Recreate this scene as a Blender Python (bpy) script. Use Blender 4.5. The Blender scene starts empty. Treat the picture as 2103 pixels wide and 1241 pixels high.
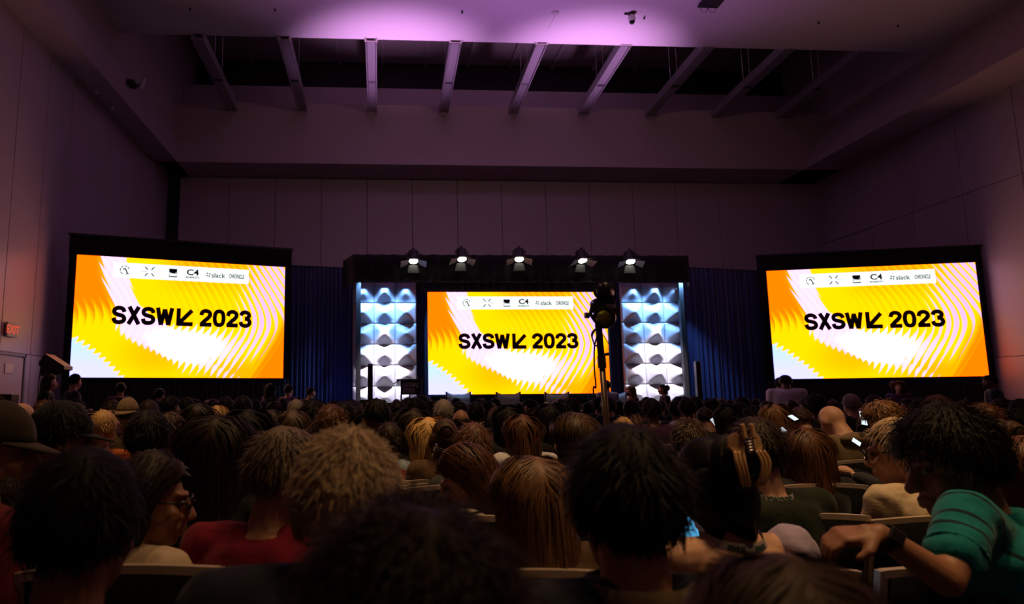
import bpy, math, random, time
import numpy as np
from mathutils import Vector, Matrix, Euler

# ------------------------------------------------------------------ camera, world, lights, exposure
SC = bpy.context.scene
COL = SC.collection
random.seed(7)
RNG = np.random.default_rng(7)
PI = math.pi
W, H = 2103.0, 1241.0
FPX = 1430.0
CX, CY = 880.0, 620.0                 # principal point (the photo is a crop, so it is not centred)
VPX, VPY = 785.0, 825.0               # vanishing point of the hall's long axis
EYE = Vector((0.0, 0.0, 1.32))
ROLL = -0.010

cam_data = bpy.data.cameras.new('camera')
cam = bpy.data.objects.new('camera', cam_data)
COL.objects.link(cam)
SC.camera = cam
cam_data.sensor_fit = 'HORIZONTAL'
cam_data.sensor_width = 36.0
cam_data.lens = FPX / W * 36.0
cam_data.shift_x = (W / 2 - CX) / W
cam_data.shift_y = (CY - H / 2) / W
cam_data.clip_start = 0.05
cam_data.clip_end = 200
cam_data.dof.use_dof = True
cam_data.dof.focus_distance = 4.5
cam_data.dof.aperture_fstop = 3.2
_yaw = -math.atan((CX - VPX) / FPX)   # camera looks slightly to the right of the hall axis
_pit = math.atan((VPY - CY) / math.hypot(FPX, CX - VPX))
CAMROT = (Matrix.Rotation(_yaw, 3, 'Z') @ Matrix.Rotation(PI / 2 + _pit, 3, 'X') @ Matrix.Rotation(ROLL, 3, 'Z'))
cam.matrix_world = Matrix.Translation(EYE) @ CAMROT.to_4x4()


def pt(px, py, y):
    """The point at hall depth y that the photo shows at pixel (px, py)."""
    d = CAMROT @ Vector(((px - CX) / FPX, -(py - CY) / FPX, -1.0))
    return EYE + d * (y / d.y)


def ppm(y):
    return FPX / y


SC.view_settings.view_transform = 'Standard'
SC.view_settings.look = 'None'
SC.view_settings.gamma = 1.0
SC.view_settings.use_curve_mapping = False
SC.view_settings.exposure = 0.0
SC.cycles.use_denoising = True
SC.cycles.max_bounces = 6
SC.cycles.diffuse_bounces = 4
SC.cycles.sample_clamp_indirect = 4.0
SC.cycles.caustics_reflective = False
SC.cycles.caustics_refractive = False

world = bpy.data.worlds.new('world')
SC.world = world
world.use_nodes = True
world.node_tree.nodes['Background'].inputs['Color'].default_value = (0, 0, 0, 1)


def spot(name, loc, target, energy, color, angle, blend=0.6, size=0.1):
    l = bpy.data.lights.new(name, 'SPOT')
    l.energy = energy
    l.color = color
    l.spot_size = math.radians(angle)
    l.spot_blend = blend
    l.shadow_soft_size = size
    o = bpy.data.objects.new(name, l)
    COL.objects.link(o)
    o.location = loc
    o.rotation_euler = (Vector(target) - Vector(loc)).to_track_quat('-Z', 'Y').to_euler()
    return o


# purple wash lights on the stage header, thrown up at the ceiling edge
PURPLE = (0.74, 0.27, 1.0)
for hx in (0.3, 6.0):
    spot('purple_beam_light', (hx, 18.5, 5.3), (hx, 19.5, 11.45), 2300, (0.92, 0.42, 1.0), 60, 1.0, 0.25)
spot('ceiling_wash_light', (1.2, 17.9, 5.3), (1.6, 14.5, 11.45), 430, PURPLE, 105, 1.0, 0.3)
spot('ceiling_wash_light', (5.4, 17.9, 5.3), (5.6, 14.5, 11.45), 430, PURPLE, 105, 1.0, 0.3)
# dim pinkish fill added unseen behind the camera, lifts the bulkhead and rear wall
spot('rear_fill_light', (3.5, -1.0, 10.2), (3.8, 24.0, 11.2), 640, (1.0, 0.52, 0.52), 62, 1.0, 0.3)
# warm house downlights above the seats, and one added fill
WARM = (1.0, 0.58, 0.26)
spot('house_and_fill_downlight', (0.3, 5.2, 11.35), (0.6, 5.6, 1.0), 750, WARM, 62, 1.0, 0.12)
spot('house_and_fill_downlight', (3.2, 1.8, 11.35), (2.3, 3.5, 1.0), 1900, WARM, 44, 1.0, 0.5)
spot('house_and_fill_downlight', (4.6, -1.2, 11.35), (1.7, 2.2, 1.0), 650, WARM, 40, 1.0, 0.5)  # added fill behind the camera, brightens the backs of the near rows
spot('house_and_fill_downlight', (-3.4, 5.0, 11.35), (-2.6, 5.2, 1.0), 800, WARM, 48, 1.0, 0.12)
# blue wash on the drapes beside the stage
BLUE = (0.08, 0.2, 1.0)
spot('blue_drape_light', (-0.75, 17.9, 0.75), (-1.3, 19.0, 3.4), 13, BLUE, 95, 1.0, 0.1)
spot('blue_drape_light', (8.2, 17.9, 0.75), (9.0, 19.0, 3.4), 11, BLUE, 95, 1.0, 0.1)

# ------------------------------------------------------------------ materials
MATS = {}


def mat(name, color, rough=0.6, metal=0.0, spec=0.4, emit=None, estr=0.0, noise=0.0, nscale=30.0, bump=0.0, bscale=60.0, sheen=0.0):
    if name in MATS:
        return MATS[name]
    m = bpy.data.materials.new(name)
    m.use_nodes = True
    nt = m.node_tree
    b = nt.nodes['Principled BSDF']
    b.inputs['Base Color'].default_value = (*color, 1)
    b.inputs['Roughness'].default_value = rough
    b.inputs['Metallic'].default_value = metal
    b.inputs['Specular IOR Level'].default_value = spec
    if sheen:
        b.inputs['Sheen Weight'].default_value = sheen
    if emit:
        b.inputs['Emission Color'].default_value = (*emit, 1)
        b.inputs['Emission Strength'].default_value = estr
    if noise or bump:
        tc = nt.nodes.new('ShaderNodeTexCoord')
        n = nt.nodes.new('ShaderNodeTexNoise')
        n.inputs['Scale'].default_value = nscale
        n.inputs['Detail'].default_value = 4
        nt.links.new(tc.outputs['Object'], n.inputs['Vector'])
        if noise:
            mr = nt.nodes.new('ShaderNodeMapRange')
            mr.inputs['To Min'].default_value = 1 - noise
            mr.inputs['To Max'].default_value = 1 + noise
            nt.links.new(n.outputs['Fac'], mr.inputs['Value'])
            mx = nt.nodes.new('ShaderNodeMix')
            mx.data_type = 'RGBA'
            mx.blend_type = 'MULTIPLY'
            mx.inputs['Factor'].default_value = 1
            mx.inputs['A'].default_value = (*color, 1)
            nt.links.new(mr.outputs['Result'], mx.inputs['B'])
            nt.links.new(mx.outputs['Result'], b.inputs['Base Color'])
        if bump:
            n2 = nt.nodes.new('ShaderNodeTexNoise')
            n2.inputs['Scale'].default_value = bscale
            n2.inputs['Detail'].default_value = 3
            nt.links.new(tc.outputs['Object'], n2.inputs['Vector'])
            bp = nt.nodes.new('ShaderNodeBump')
            bp.inputs['Strength'].default_value = bump
            bp.inputs['Distance'].default_value = 0.01
            nt.links.new(n2.outputs['Fac'], bp.inputs['Height'])
            nt.links.new(bp.outputs['Normal'], b.inputs['Normal'])
    MATS[name] = m
    return m


def emit_mat(name, color, strength):
    if name in MATS:
        return MATS[name]
    m = bpy.data.materials.new(name)
    m.use_nodes = True
    nt = m.node_tree
    nt.nodes.clear()
    e = nt.nodes.new('ShaderNodeEmission')
    e.inputs['Color'].default_value = (*color, 1)
    e.inputs['Strength'].default_value = strength
    o = nt.nodes.new('ShaderNodeOutputMaterial')
    nt.links.new(e.outputs[0], o.inputs['Surface'])
    MATS[name] = m
    return m


def hair_mat(name, color, rough=0.5, spec=0.28, vary=0.35):
    key = 'hair_' + name
    if key in MATS:
        return MATS[key]
    m = mat(key, color, rough, 0, spec)
    nt = m.node_tree
    b = nt.nodes['Principled BSDF']
    g = nt.nodes.new('ShaderNodeNewGeometry')
    mr = nt.nodes.new('ShaderNodeMapRange')
    mr.inputs['To Min'].default_value = 1 - vary
    mr.inputs['To Max'].default_value = 1 + vary
    nt.links.new(g.outputs['Random Per Island'], mr.inputs['Value'])
    mx = nt.nodes.new('ShaderNodeMix')
    mx.data_type = 'RGBA'
    mx.blend_type = 'MULTIPLY'
    mx.inputs['Factor'].default_value = 1
    mx.inputs['A'].default_value = (*color, 1)
    nt.links.new(mr.outputs['Result'], mx.inputs['B'])
    nt.links.new(mx.outputs['Result'], b.inputs['Base Color'])
    return m


# ------------------------------------------------------------------ mesh helpers
class MB:
    """Collects vertices and faces of ONE mesh."""

    def __init__(s):
        s.v, s.f, s.n = [], [], 0

    def add(s, verts, faces, M=None):
        v = np.asarray(verts, float).reshape(-1, 3)
        if M is not None:
            A = np.array(M)
            v = v @ A[:3, :3].T + A[:3, 3]
        s.v.append(v)
        s.f += [tuple(i + s.n for i in f) for f in faces]
        s.n += len(v)
        return s

    def box(s, c, size, M=None, bevel=0.0):
        hx, hy, hz = (d / 2 for d in size)
        c = np.array(c, float)
        if bevel <= 0:
            v = np.array([(x, y, z) for x in (-hx, hx) for y in (-hy, hy) for z in (-hz, hz)]) + c
            return s.add(v, [(0, 1, 3, 2), (4, 6, 7, 5), (0, 4, 5, 1), (2, 3, 7, 6), (0, 2, 6, 4), (1, 5, 7, 3)], M)
        b = min(bevel, hx * .95, hy * .95, hz * .95)
        v, idx = [], {}
        for sx in (-1, 1):
            for sy in (-1, 1):
                for sz in (-1, 1):
                    for ax in range(3):
                        p = [sx * (hx - b), sy * (hy - b), sz * (hz - b)]
                        p[ax] = (sx * hx, sy * hy, sz * hz)[ax]
                        idx[(sx, sy, sz, ax)] = len(v)
                        v.append(p)
        f = []
        I = lambda a, b_, c_, ax: idx[(a, b_, c_, ax)]
        for q in (-1, 1):
            f.append([I(q, -1, -1, 0), I(q, 1, -1, 0), I(q, 1, 1, 0), I(q, -1, 1, 0)][::q])
            f.append([I(-1, q, -1, 1), I(-1, q, 1, 1), I(1, q, 1, 1), I(1, q, -1, 1)][::q])
            f.append([I(-1, -1, q, 2), I(1, -1, q, 2), I(1, 1, q, 2), I(-1, 1, q, 2)][::q])
        for a in (-1, 1):
            for b2 in (-1, 1):
                f.append([I(a, b2, -1, 0), I(a, b2, 1, 0), I(a, b2, 1, 1), I(a, b2, -1, 1)][::-a * b2])
                f.append([I(a, -1, b2, 0), I(a, 1, b2, 0), I(a, 1, b2, 2), I(a, -1, b2, 2)][::a * b2])
                f.append([I(-1, a, b2, 1), I(1, a, b2, 1), I(1, a, b2, 2), I(-1, a, b2, 2)][::-a * b2])
                for c2 in (-1, 1):
                    f.append([I(a, b2, c2, 0), I(a, b2, c2, 1), I(a, b2, c2, 2)][::a * b2 * c2])
        return s.add(np.array(v) + c, f, M)

    def rings(s, rings, closed_ring=True, cap=True, M=None):
        """Lofts rings (each k x 3), k equal."""
        k = len(rings[0])
        v = np.concatenate([np.asarray(r, float) for r in rings])
        f = []
        for i in range(len(rings) - 1):
            for j in range(k if closed_ring else k - 1):
                a, b = i * k + j, i * k + (j + 1) % k
                f.append((a, b, b + k, a + k))
        if cap:
            f.append(tuple(range(k))[::-1])
            f.append(tuple((len(rings) - 1) * k + j for j in range(k)))
        return s.add(v, f, M)

    def ell(s, c, r, n=14, m=9, M=None):
        v = [(0, 0, -1)]
        for i in range(1, m):
            t = -PI / 2 + PI * i / m
            v += [(math.cos(t) * math.cos(2 * PI * j / n), math.cos(t) * math.sin(2 * PI * j / n), math.sin(t)) for j in range(n)]
        v.append((0, 0, 1))
        f = [(0, 1 + (j + 1) % n, 1 + j) for j in range(n)]
        for i in range(m - 2):
            for j in range(n):
                a, b = 1 + i * n + j, 1 + i * n + (j + 1) % n
                f.append((a, b, b + n, a + n))
        T = 1 + (m - 1) * n
        f += [(T - n + j, T - n + (j + 1) % n, T) for j in range(n)]
        return s.add(np.array(v) * np.array(r) + np.array(c), f, M)

    def tube(s, pts, rad, n=8, cap=True, M=None, flat=1.0):
        P = [Vector(p) for p in pts]
        R = rad if hasattr(rad, '__len__') else [rad] * len(P)
        rs, u = [], None
        for i, p in enumerate(P):
            t = (P[min(i + 1, len(P) - 1)] - P[max(i - 1, 0)]).normalized()
            if u is None:
                u = t.cross(Vector((0, 0, 1)))
                if u.length < 1e-3:
                    u = t.cross(Vector((0, 1, 0)))
            u = (u - t * u.dot(t)).normalized()
            w = t.cross(u)
            rs.append([p + (u * math.cos(2 * PI * j / n) + w * math.sin(2 * PI * j / n) * flat) * R[i] for j in range(n)])
        return s.rings(rs, True, cap, M)

    def limb(s, pts, rad, n=12, M=None):
        """Tapered closed limb with round joints (to be fused)."""
        for i in range(len(pts) - 1):
            s.tube([pts[i], pts[i + 1]], [rad[i], rad[i + 1]], n, True, M)
        for p, r in zip(pts, rad):
            s.ell(p, (r, r, r), n, 8, M)
        return s

    def prism(s, poly, d0, d1, M=None):
        """poly in xz, extruded along y from d0 to d1."""
        k = len(poly)
        a = [(x, d0, z) for x, z in poly]
        b = [(x, d1, z) for x, z in poly]
        f = [tuple(range(k)), tuple(range(2 * k - 1, k - 1, -1))]
        f += [(i, i + k, (i + 1) % k + k, (i + 1) % k) for i in range(k)]
        return s.add(a + b, f, M)

    def mesh(s, name='mesh', smooth=False):
        me = bpy.data.meshes.new(name)
        v = np.concatenate(s.v) if s.v else np.zeros((0, 3))
        me.from_pydata(v.tolist(), [], s.f)
        me.update()
        if smooth:
            me.polygons.foreach_set('use_smooth', np.ones(len(me.polygons), bool))
        return me


def link(name, me, m=None, parent=None, loc=None, M=None):
    o = bpy.data.objects.new(name, me)
    COL.objects.link(o)
    if me is not None and m is not None:
        if len(me.materials) == 0:
            me.materials.append(m)
        else:
            o.material_slots[0].link = 'OBJECT'
            o.material_slots[0].material = m
    if parent is not None:
        o.parent = parent
    if M is not None:
        o.matrix_local = M
    if loc is not None:
        o.location = loc
    return o


def obj(name, mb, m, parent=None, smooth=False, M=None, loc=None):
    return link(name, mb.mesh(name, smooth), m, parent, loc, M)


def auto_smooth(o, deg=40):
    me = o.data
    me.polygons.foreach_set('use_smooth', np.ones(len(me.polygons), bool))
    try:
        me.set_sharp_from_angle(angle=math.radians(deg))
    except Exception:
        pass
    return o


def tag(o, label, cat, group=None):
    o['label'] = label
    o['category'] = cat
    if group:
        o['group'] = group
    return o


def thing(name, label, cat, loc=(0, 0, 0), rz=0.0, group=None):
    o = bpy.data.objects.new(name, None)
    COL.objects.link(o)
    o.empty_display_size = 0.1
    o.location = loc
    o.rotation_euler = (0, 0, rz)
    return tag(o, label, cat, group)


def struct(name, mb, m, parent=None, smooth=False):
    o = obj(name, mb, m, parent, smooth)
    o['kind'] = 'structure'
    return o


def dup(root, loc=None, rz=None, label=None, group=None, scale=None):
    r = root.copy()
    COL.objects.link(r)
    if loc is not None:
        r.location = loc
    if rz is not None:
        r.rotation_euler = (0, 0, rz)
    if scale is not None:
        r.scale = scale
    if label:
        r['label'] = label
    if group:
        r['group'] = group
    for ch in root.children:
        c = ch.copy()
        COL.objects.link(c)
        c.parent = r
        for g in ch.children:
            d = g.copy()
            COL.objects.link(d)
            d.parent = c
    return r


def fuse(mb, voxel, smooth=2, dec=None, noise=0.0, name='mesh'):
    """Unites overlapping closed shapes of one body into one continuous skin."""
    o = bpy.data.objects.new('temp', mb.mesh('temp'))
    COL.objects.link(o)
    r = o.modifiers.new('r', 'REMESH')
    r.mode = 'VOXEL'
    r.voxel_size = voxel
    if smooth:
        sm = o.modifiers.new('s', 'SMOOTH')
        sm.factor = 0.5
        sm.iterations = smooth
    if dec:
        d = o.modifiers.new('d', 'DECIMATE')
        d.ratio = dec
    dg = bpy.context.evaluated_depsgraph_get()
    me = bpy.data.meshes.new_from_object(o.evaluated_get(dg))
    old = o.data
    bpy.data.objects.remove(o)
    bpy.data.meshes.remove(old)
    me.name = name
    n = len(me.vertices)
    if noise:
        co = np.empty(n * 3)
        me.vertices.foreach_get('co', co)
        no = np.empty(n * 3)
        me.vertices.foreach_get('normal', no)
        co, no = co.reshape(-1, 3), no.reshape(-1, 3)
        ph = RNG.uniform(0, 6, 6)
        k = (np.sin(co[:, 0] * 61 + co[:, 2] * 38 + ph[0]) * np.sin(co[:, 1] * 47 - co[:, 2] * 29 + ph[1])
             + .7 * np.sin(co[:, 2] * 83 + np.sin(co[:, 0] * 31 + ph[2]) * 2.0 + ph[3]) * np.sin(co[:, 0] * 22 + co[:, 1] * 35 + ph[4]))
        co = co + no * (k * noise)[:, None]
        me.vertices.foreach_set('co', co.ravel())
        me.update()
    me.polygons.foreach_set('use_smooth', np.ones(len(me.polygons), bool))
    me.materials.clear()
    return me


def text_mesh(txt, size, bold=0.0, space=1.0, align='CENTER'):
    cu = bpy.data.curves.new('lettering', 'FONT')
    cu.body = txt
    cu.size = size
    cu.offset = bold
    cu.space_character = space
    cu.align_x = align
    cu.align_y = 'CENTER'
    cu.resolution_u = 3
    o = bpy.data.objects.new('temp', cu)
    COL.objects.link(o)
    dg = bpy.context.evaluated_depsgraph_get()
    me = bpy.data.meshes.new_from_object(o.evaluated_get(dg))
    bpy.data.objects.remove(o)
    bpy.data.curves.remove(cu)
    me.materials.clear()
    return me            # in the xy plane, centred


def catmull(P, n=6, closed=False):
    P = [np.array(p, float) for p in P]
    out = []
    N = len(P)
    segs = N if closed else N - 1
    for i in range(segs):
        if closed:
            a, b, c, d = P[(i - 1) % N], P[i], P[(i + 1) % N], P[(i + 2) % N]
        else:
            a, b, c, d = P[max(i - 1, 0)], P[i], P[i + 1], P[min(i + 2, N - 1)]
        for k in range(n):
            t = k / n
            out.append(.5 * (2 * b + (c - a) * t + (2 * a - 5 * b + 4 * c - d) * t * t + (3 * b - a - 3 * c + d) * t ** 3))
    if not closed:
        out.append(P[-1])
    return out


def stroke(mb, P, w, closed=False, M=None, y=0.0):
    """A flat lettering stroke in the xz plane."""
    P = [np.array(p, float) for p in P]
    N = len(P)
    L, R = [], []
    for i in range(N):
        a = P[(i - 1) % N] if closed or i > 0 else P[i]
        b = P[(i + 1) % N] if closed or i < N - 1 else P[i]
        t = b - a
        t = t / (np.linalg.norm(t) + 1e-9)
        nrm = np.array((-t[1], t[0]))
        L.append(P[i] + nrm * w / 2)
        R.append(P[i] - nrm * w / 2)
    v = [(p[0], y, p[1]) for p in L] + [(p[0], y, p[1]) for p in R]
    f = [(i, (i + 1) % N, (i + 1) % N + N, i + N) for i in range(N if closed else N - 1)]
    mb.add(v, f, M)


def glyph(mb, ch, x, z, h, M=None, w=.2):
    """Draws one heavy grotesque character of cap height h at (x, z); returns its advance."""
    T = lambda P: [(x + p[0] * h, z + p[1] * h) for p in P]
    S = lambda P, c=False: stroke(mb, T(P), w * h, c, M)
    if ch == 'S':
        S(catmull([(.66, .67), (.58, .84), (.37, .905), (.17, .84), (.11, .70), (.18, .575), (.37, .51), (.58, .44), (.66, .29), (.58, .15), (.37, .095), (.16, .15), (.09, .34)], 4))
        return .79 * h
    if ch == 'X':
        S([(.12, 1), (.66, 0)]); S([(.64, 1), (.10, 0)])
        return .79 * h
    if ch == 'W':
        for a, b in (((.10, 1), (.29, 0)), ((.29, 0), (.5, .92)), ((.5, .92), (.71, 0)), ((.71, 0), (.90, 1))):
            S([a, b])
        return 1.17 * h
    if ch == '>':      # the arrow pointing down-left
        S([(.1, 1), (.1, 0)]); S([(0, .1), (.92, .1)]); S([(.14, .14), (.86, .90)])
        return 1.08 * h
    if ch == '2':
        S(catmull([(.10, .64), (.16, .83), (.36, .905), (.56, .83), (.61, .66), (.50, .50), (.32, .34), (.15, .16), (.11, .10)], 4))
        S([(.02, .1), (.70, .1)])
        return .77 * h
    if ch == '0':
        S(catmull([(.37, .905), (.56, .82), (.63, .5), (.56, .18), (.37, .095), (.18, .18), (.11, .5), (.18, .82)], 4, True), True)
        return .79 * h
    if ch == '3':
        S(catmull([(.10, .70), (.18, .85), (.36, .905), (.55, .83), (.59, .69), (.5, .56), (.34, .52)], 4))
        S(catmull([(.34, .52), (.54, .47), (.64, .30), (.55, .14), (.36, .095), (.16, .15), (.08, .33)], 4))
        return .77 * h
    return .22 * h


def on_x(px, py, X):
    d = CAMROT @ Vector(((px - CX) / FPX, -(py - CY) / FPX, -1.0))
    return EYE + d * (X / d.x)


def on_z(px, py, z):
    d = CAMROT @ Vector(((px - CX) / FPX, -(py - CY) / FPX, -1.0))
    return EYE + d * ((z - EYE.z) / d.z)


# ------------------------------------------------------------------ the hall
YB, YF, YC = 25.0, 23.35, 18.5
XL, XR = pt(345, 367, YB).x, 16.75
XU, XS = pt(357, 213, YF).x, pt(1650, 346, YF).x          # upper side wall, inner edge of the far soffit
XBM = pt(391, 350, YB).x                                  # face of the side beam
HS = (pt(392, 335, YF).z + pt(1650, 346, YF).z) / 2
HC = (pt(365, 75, YC).z + pt(1790, 103, YC).z) / 2
HF = (pt(765, 213, YF).z + pt(1705, 234, YF).z) / 2
YR = -7.0
M_wall = mat('painted_wall', (0.50, 0.44, 0.46), 0.36, noise=0.05, nscale=3)
M_wall2 = mat('painted_wall_upper', (0.50, 0.43, 0.42), 0.5, noise=0.05, nscale=2)
M_joint = mat('wall_joint', (0.08, 0.07, 0.075), 0.9)
M_ceil = mat('ceiling_paint', (0.72, 0.68, 0.70), 0.85, noise=0.03, nscale=6)
M_black = mat('black_paint', (0.012, 0.012, 0.013), 0.6)
M_blackg = mat('black_gloss', (0.015, 0.015, 0.017), 0.3)
M_deck = mat('roof_deck', (0.48, 0.44, 0.42), 0.9, noise=0.1, nscale=4)
M_floor = mat('carpet', (0.035, 0.03, 0.04), 0.95, noise=0.5, nscale=9, bump=0.4, bscale=200)
M_drape = mat('black_drape', (0.012, 0.012, 0.014), 0.9, sheen=0.15)
M_velour = mat('blue_velour', (0.04, 0.055, 0.17), 0.85, sheen=0.3)
M_steel = mat('brushed_steel', (0.62, 0.58, 0.55), 0.3, 1.0)
M_alu = mat('painted_aluminium', (0.42, 0.40, 0.44), 0.42, 0.6)
M_white = mat('white_plastic', (0.75, 0.75, 0.75), 0.5)
M_dark = mat('dark_plastic', (0.03, 0.03, 0.033), 0.45)

struct('floor', MB().box(((XL + XR) / 2, (YR + YB) / 2, -0.1), (XR - XL, YB - YR, 0.2)), M_floor)


def panel_wall(name, plane, x, yj, zj, sign):
    """A wall of proud panels with recessed joints; plane 'x' runs along the hall, 'y' across it."""
    back = MB()
    lo, hi = (yj[0], yj[-1])
    th = 0.2
    if plane == 'x':
        back.box((x + sign * th / 2, (lo + hi) / 2, (zj[0] + zj[-1]) / 2), (th, hi - lo, zj[-1] - zj[0]))
    else:
        back.box(((lo + hi) / 2, x + th / 2, (zj[0] + zj[-1]) / 2), (hi - lo, th, zj[-1] - zj[0]))
    w = struct(name, back, M_joint)
    cache = {}
    for a, b in zip(yj[:-1], yj[1:]):
        for k, (c, d) in enumerate(zip(zj[:-1], zj[1:])):
            t = 0.05 if k == 0 else 0.03
            key = (round(b - a, 3), k)
            if key not in cache:
                s = (t, b - a - .016, d - c - .016) if plane == 'x' else (b - a - .016, t, d - c - .016)
                cache[key] = MB().box((0, 0, 0), s, None, 0.006).mesh('panel')
            loc = (x - sign * t / 2, (a + b) / 2, (c + d) / 2) if plane == 'x' else ((a + b) / 2, x - t / 2, (c + d) / 2)
            o = link('panel', cache[key], M_wall, w, loc)
            o['kind'] = 'structure'
    return w


jl = on_x(37, 190, XL).y
jl2 = on_x(75, 500, XL).y
stepl = 1.25
ys = [YR]
yy = jl - stepl * 5
while yy < YB - .3:
    ys.append(yy)
    yy += stepl
wall_left = panel_wall('wall_left', 'x', XL, ys + [YB], [0, 2.42, HS + .1], -1)
jr = on_x(2087, 250, XR).y
ys = [YR]
yy = jr - 1.9 * 4
while yy < YB - .3:
    ys.append(yy)
    yy += 1.9
wall_right = panel_wall('wall_right', 'x', XR, ys + [YB], [0, 2.35, 7.08, HS + .1], 1)
xj = [pt(p, 450, YB).x for p in (660, 755, 847)]
sp = (xj[2] - xj[0]) / 2
xs = [XL + .45] + [xj[0] + sp * k for k in range(-3, 10) if XL + .8 < xj[0] + sp * k < XR - .5] + [XR]
wall_back = panel_wall('wall_back', 'y', YB, xs, [0, HS + .1], 1)
struct('wall_rear', MB().box(((XL + XR) / 2, YR - .1, 5.6), (XR - XL, .2, 11.2)), M_wall)
struct('trim_1', MB().box((XL + .22, YB - .03, HS / 2), (.44, .1, HS)), M_black)                 # dark slot in the corner
struct('trim_2', MB().box(((XL + XBM) / 2, (YR + YB) / 2, HS + .40), (XBM - XL, YB - YR, .80)), M_wall)   # side beam
struct('wall_left_upper', MB().box((XU - .15, (YR + 26) / 2, (HS + 15.4) / 2 + .2), (.3, 26 - YR, 15.4 - HS)), M_wall2)
struct('trim_3', MB().prism([(XS, HS), (XR + .3, HS), (XR + .3, HC + .2), (XS + 1.0, HC + .2), (XS + 1.0, HC - .1)], YR, YB), M_wall2)
struct('wall_right_upper', MB().box((XS + 1.3, 22, 13.2), (.3, 8, 3.9)), M_wall2)
struct('trim_4', MB().box(((XL + XR) / 2, (YF + YB + 1.2) / 2, (HS + HF) / 2), (XR - XL - .3, YB + 1.2 - YF, HF - HS)), M_wall2)   # rear bulkhead
struct('trim_5', MB().box(((XL + XR) / 2, 25.2, HF + .58), (XR - XL - .3, 1.9, .92)), M_wall)         # pale duct above it
struct('trim_6', MB().box(((XL + XR) / 2, 26.2, 14.0), (XR - XL - .3, .2, 2.6)), mat('plenum_grey', (.06, .05, .06), .8))  # back wall of the plenum, painted dark grey
struct('ceiling', MB().box(((XL + XR) / 2 + .15, (YR + YC) / 2, HC + .11), (XR - XL - .3, YC - YR, .22), None, .01), M_ceil)
struct('ceiling_deck', MB().box(((XL + XR) / 2, 22, 14.75), (XR - XL, 9, .2)), M_deck)
dk = bpy.data.objects['ceiling_deck']
for i in range(14):
    o = obj('joist', MB().box((XL + 1 + i * 1.7, 22, 14.59), (.1, 8.6, .12)), M_deck, dk)
struct('trim_7', MB().box(((XL + XR) / 2, YC + .05, HC + 1.7), (XR - XL, .1, 3.0)), M_deck)

# nine ceiling baffles spanning the slot
nearp = [406, 583, 762, 936, 1112, 1285, 1455, 1622, 1778]
farp = [478, 622, 765, 911, 1053, 1195, 1333, 1470, 1605]
names9 = ['first', 'second', 'third', 'fourth', 'fifth', 'sixth', 'seventh', 'eighth', 'ninth']
for i in range(9):
    a = on_z(nearp[i], 82 + i * 2.6, HC - .05)
    a = pt(nearp[i], 80 + i * 2.8, YC - .05)
    b = pt(farp[i], 226 + i * 1.9, YF - .03)
    x0 = a.x
    t = thing('ceiling_baffle', f'grey metal ceiling baffle, {names9[i]} of nine counted from the side of the wide beam', 'baffle', (x0, a.y, a.z), math.atan2(-(b.x - a.x), b.y - a.y), 'ceiling baffles across the slot')
    L = (Vector((b.x, b.y, 0)) - Vector((a.x, a.y, 0))).length
    t.rotation_euler = (math.atan2(b.z - a.z, L), 0, math.atan2(-(b.x - a.x), b.y - a.y))
    L = (b - a).length
    g = .145
    obj('bottom_panel', MB().box((0, L / 2, .02), (g * 1.55, L, .02)), M_alu, t)
    for s in (-1, 1):
        obj('side_rail', MB().box((s * g, L / 2, .10), (.035, L, .28), None, .008), M_alu, t)
        obj('hanger_rod', MB().tube([(s * g * .8, L * .52, .2), (s * g * .8, L * .52, 3.1)], .008, 6), M_steel, t)
        obj('bracket', MB().box((s * (g + .01), -.02, .02), (.05, .05, .12), None, .008), M_steel, t)
    obj('end_bar', MB().box((0, -.01, 0), (g * 2.5, .03, .04), None, .006), M_steel, t)
    obj('end_vent', MB().box((0, -.015, .1), (g * 1.3, .02, .06), None, .006), M_black, t)
    obj('clamp', MB().box((0, L * .52, -.005), (g * 2.3, .07, .05), None, .01), M_dark, t)

# ceiling fittings
dp = on_z(1297, 27, HC)
t = thing('dome_camera', 'white dome security camera hanging below the purple ceiling', 'camera', dp)
obj('mount', MB().ell((0, 0, -.03), (.1, .1, .04)), M_dark, t, True)
obj('arm', MB().box((-.12, 0, -.03), (.16, .05, .035), None, .01), M_dark, t)
obj('housing', MB().rings([[(r * math.cos(k * PI / 8), r * math.sin(k * PI / 8), z) for k in range(16)] for r, z in ((.06, -.04), (.085, -.09), (.10, -.17), (.085, -.23))][::-1]), M_white, t, True)
obj('dome', MB().ell((0, 0, -.23), (.075, .075, .085)), M_blackg, t, True)
for i, (px, py, s, lab) in enumerate([(391, 15, .06, 'small sprinkler head in the ceiling shadow before the second baffle'), (565, 17, .05, 'small sprinkler head above the second baffle'),
                                      (949, 22, .05, 'small sprinkler head above the fourth baffle'), (1323, 34, .05, 'tiny sensor beside the dome camera'),
                                      (1681, 44, .05, 'small sprinkler head above the eighth baffle'), (1844, 50, .06, 'small sprinkler head in the ceiling shadow beyond the ninth baffle')]):
    p = on_z(px, py, HC)
    t = thing('ceiling_sprinkler', lab, 'sprinkler', p)
    obj('escutcheon', MB().ell((0, 0, -.008), (s, s, .012), 12, 6), M_white, t, True)
    obj('sprinkler_head', MB().tube([(0, 0, 0), (0, 0, -.07)], [.02, .028], 8), M_dark, t)
p = on_z(1140, 25, HC)
t = thing('smoke_detector', 'white round smoke detector on the ceiling over the middle baffle', 'smoke detector', p)
obj('detector_body', MB().rings([[(r * math.cos(k * PI / 10), r * math.sin(k * PI / 10), z) for k in range(20)] for r, z in ((.05, -.075), (.08, -.06), (.10, -.02), (.10, 0))]), M_white, t, True)
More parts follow.
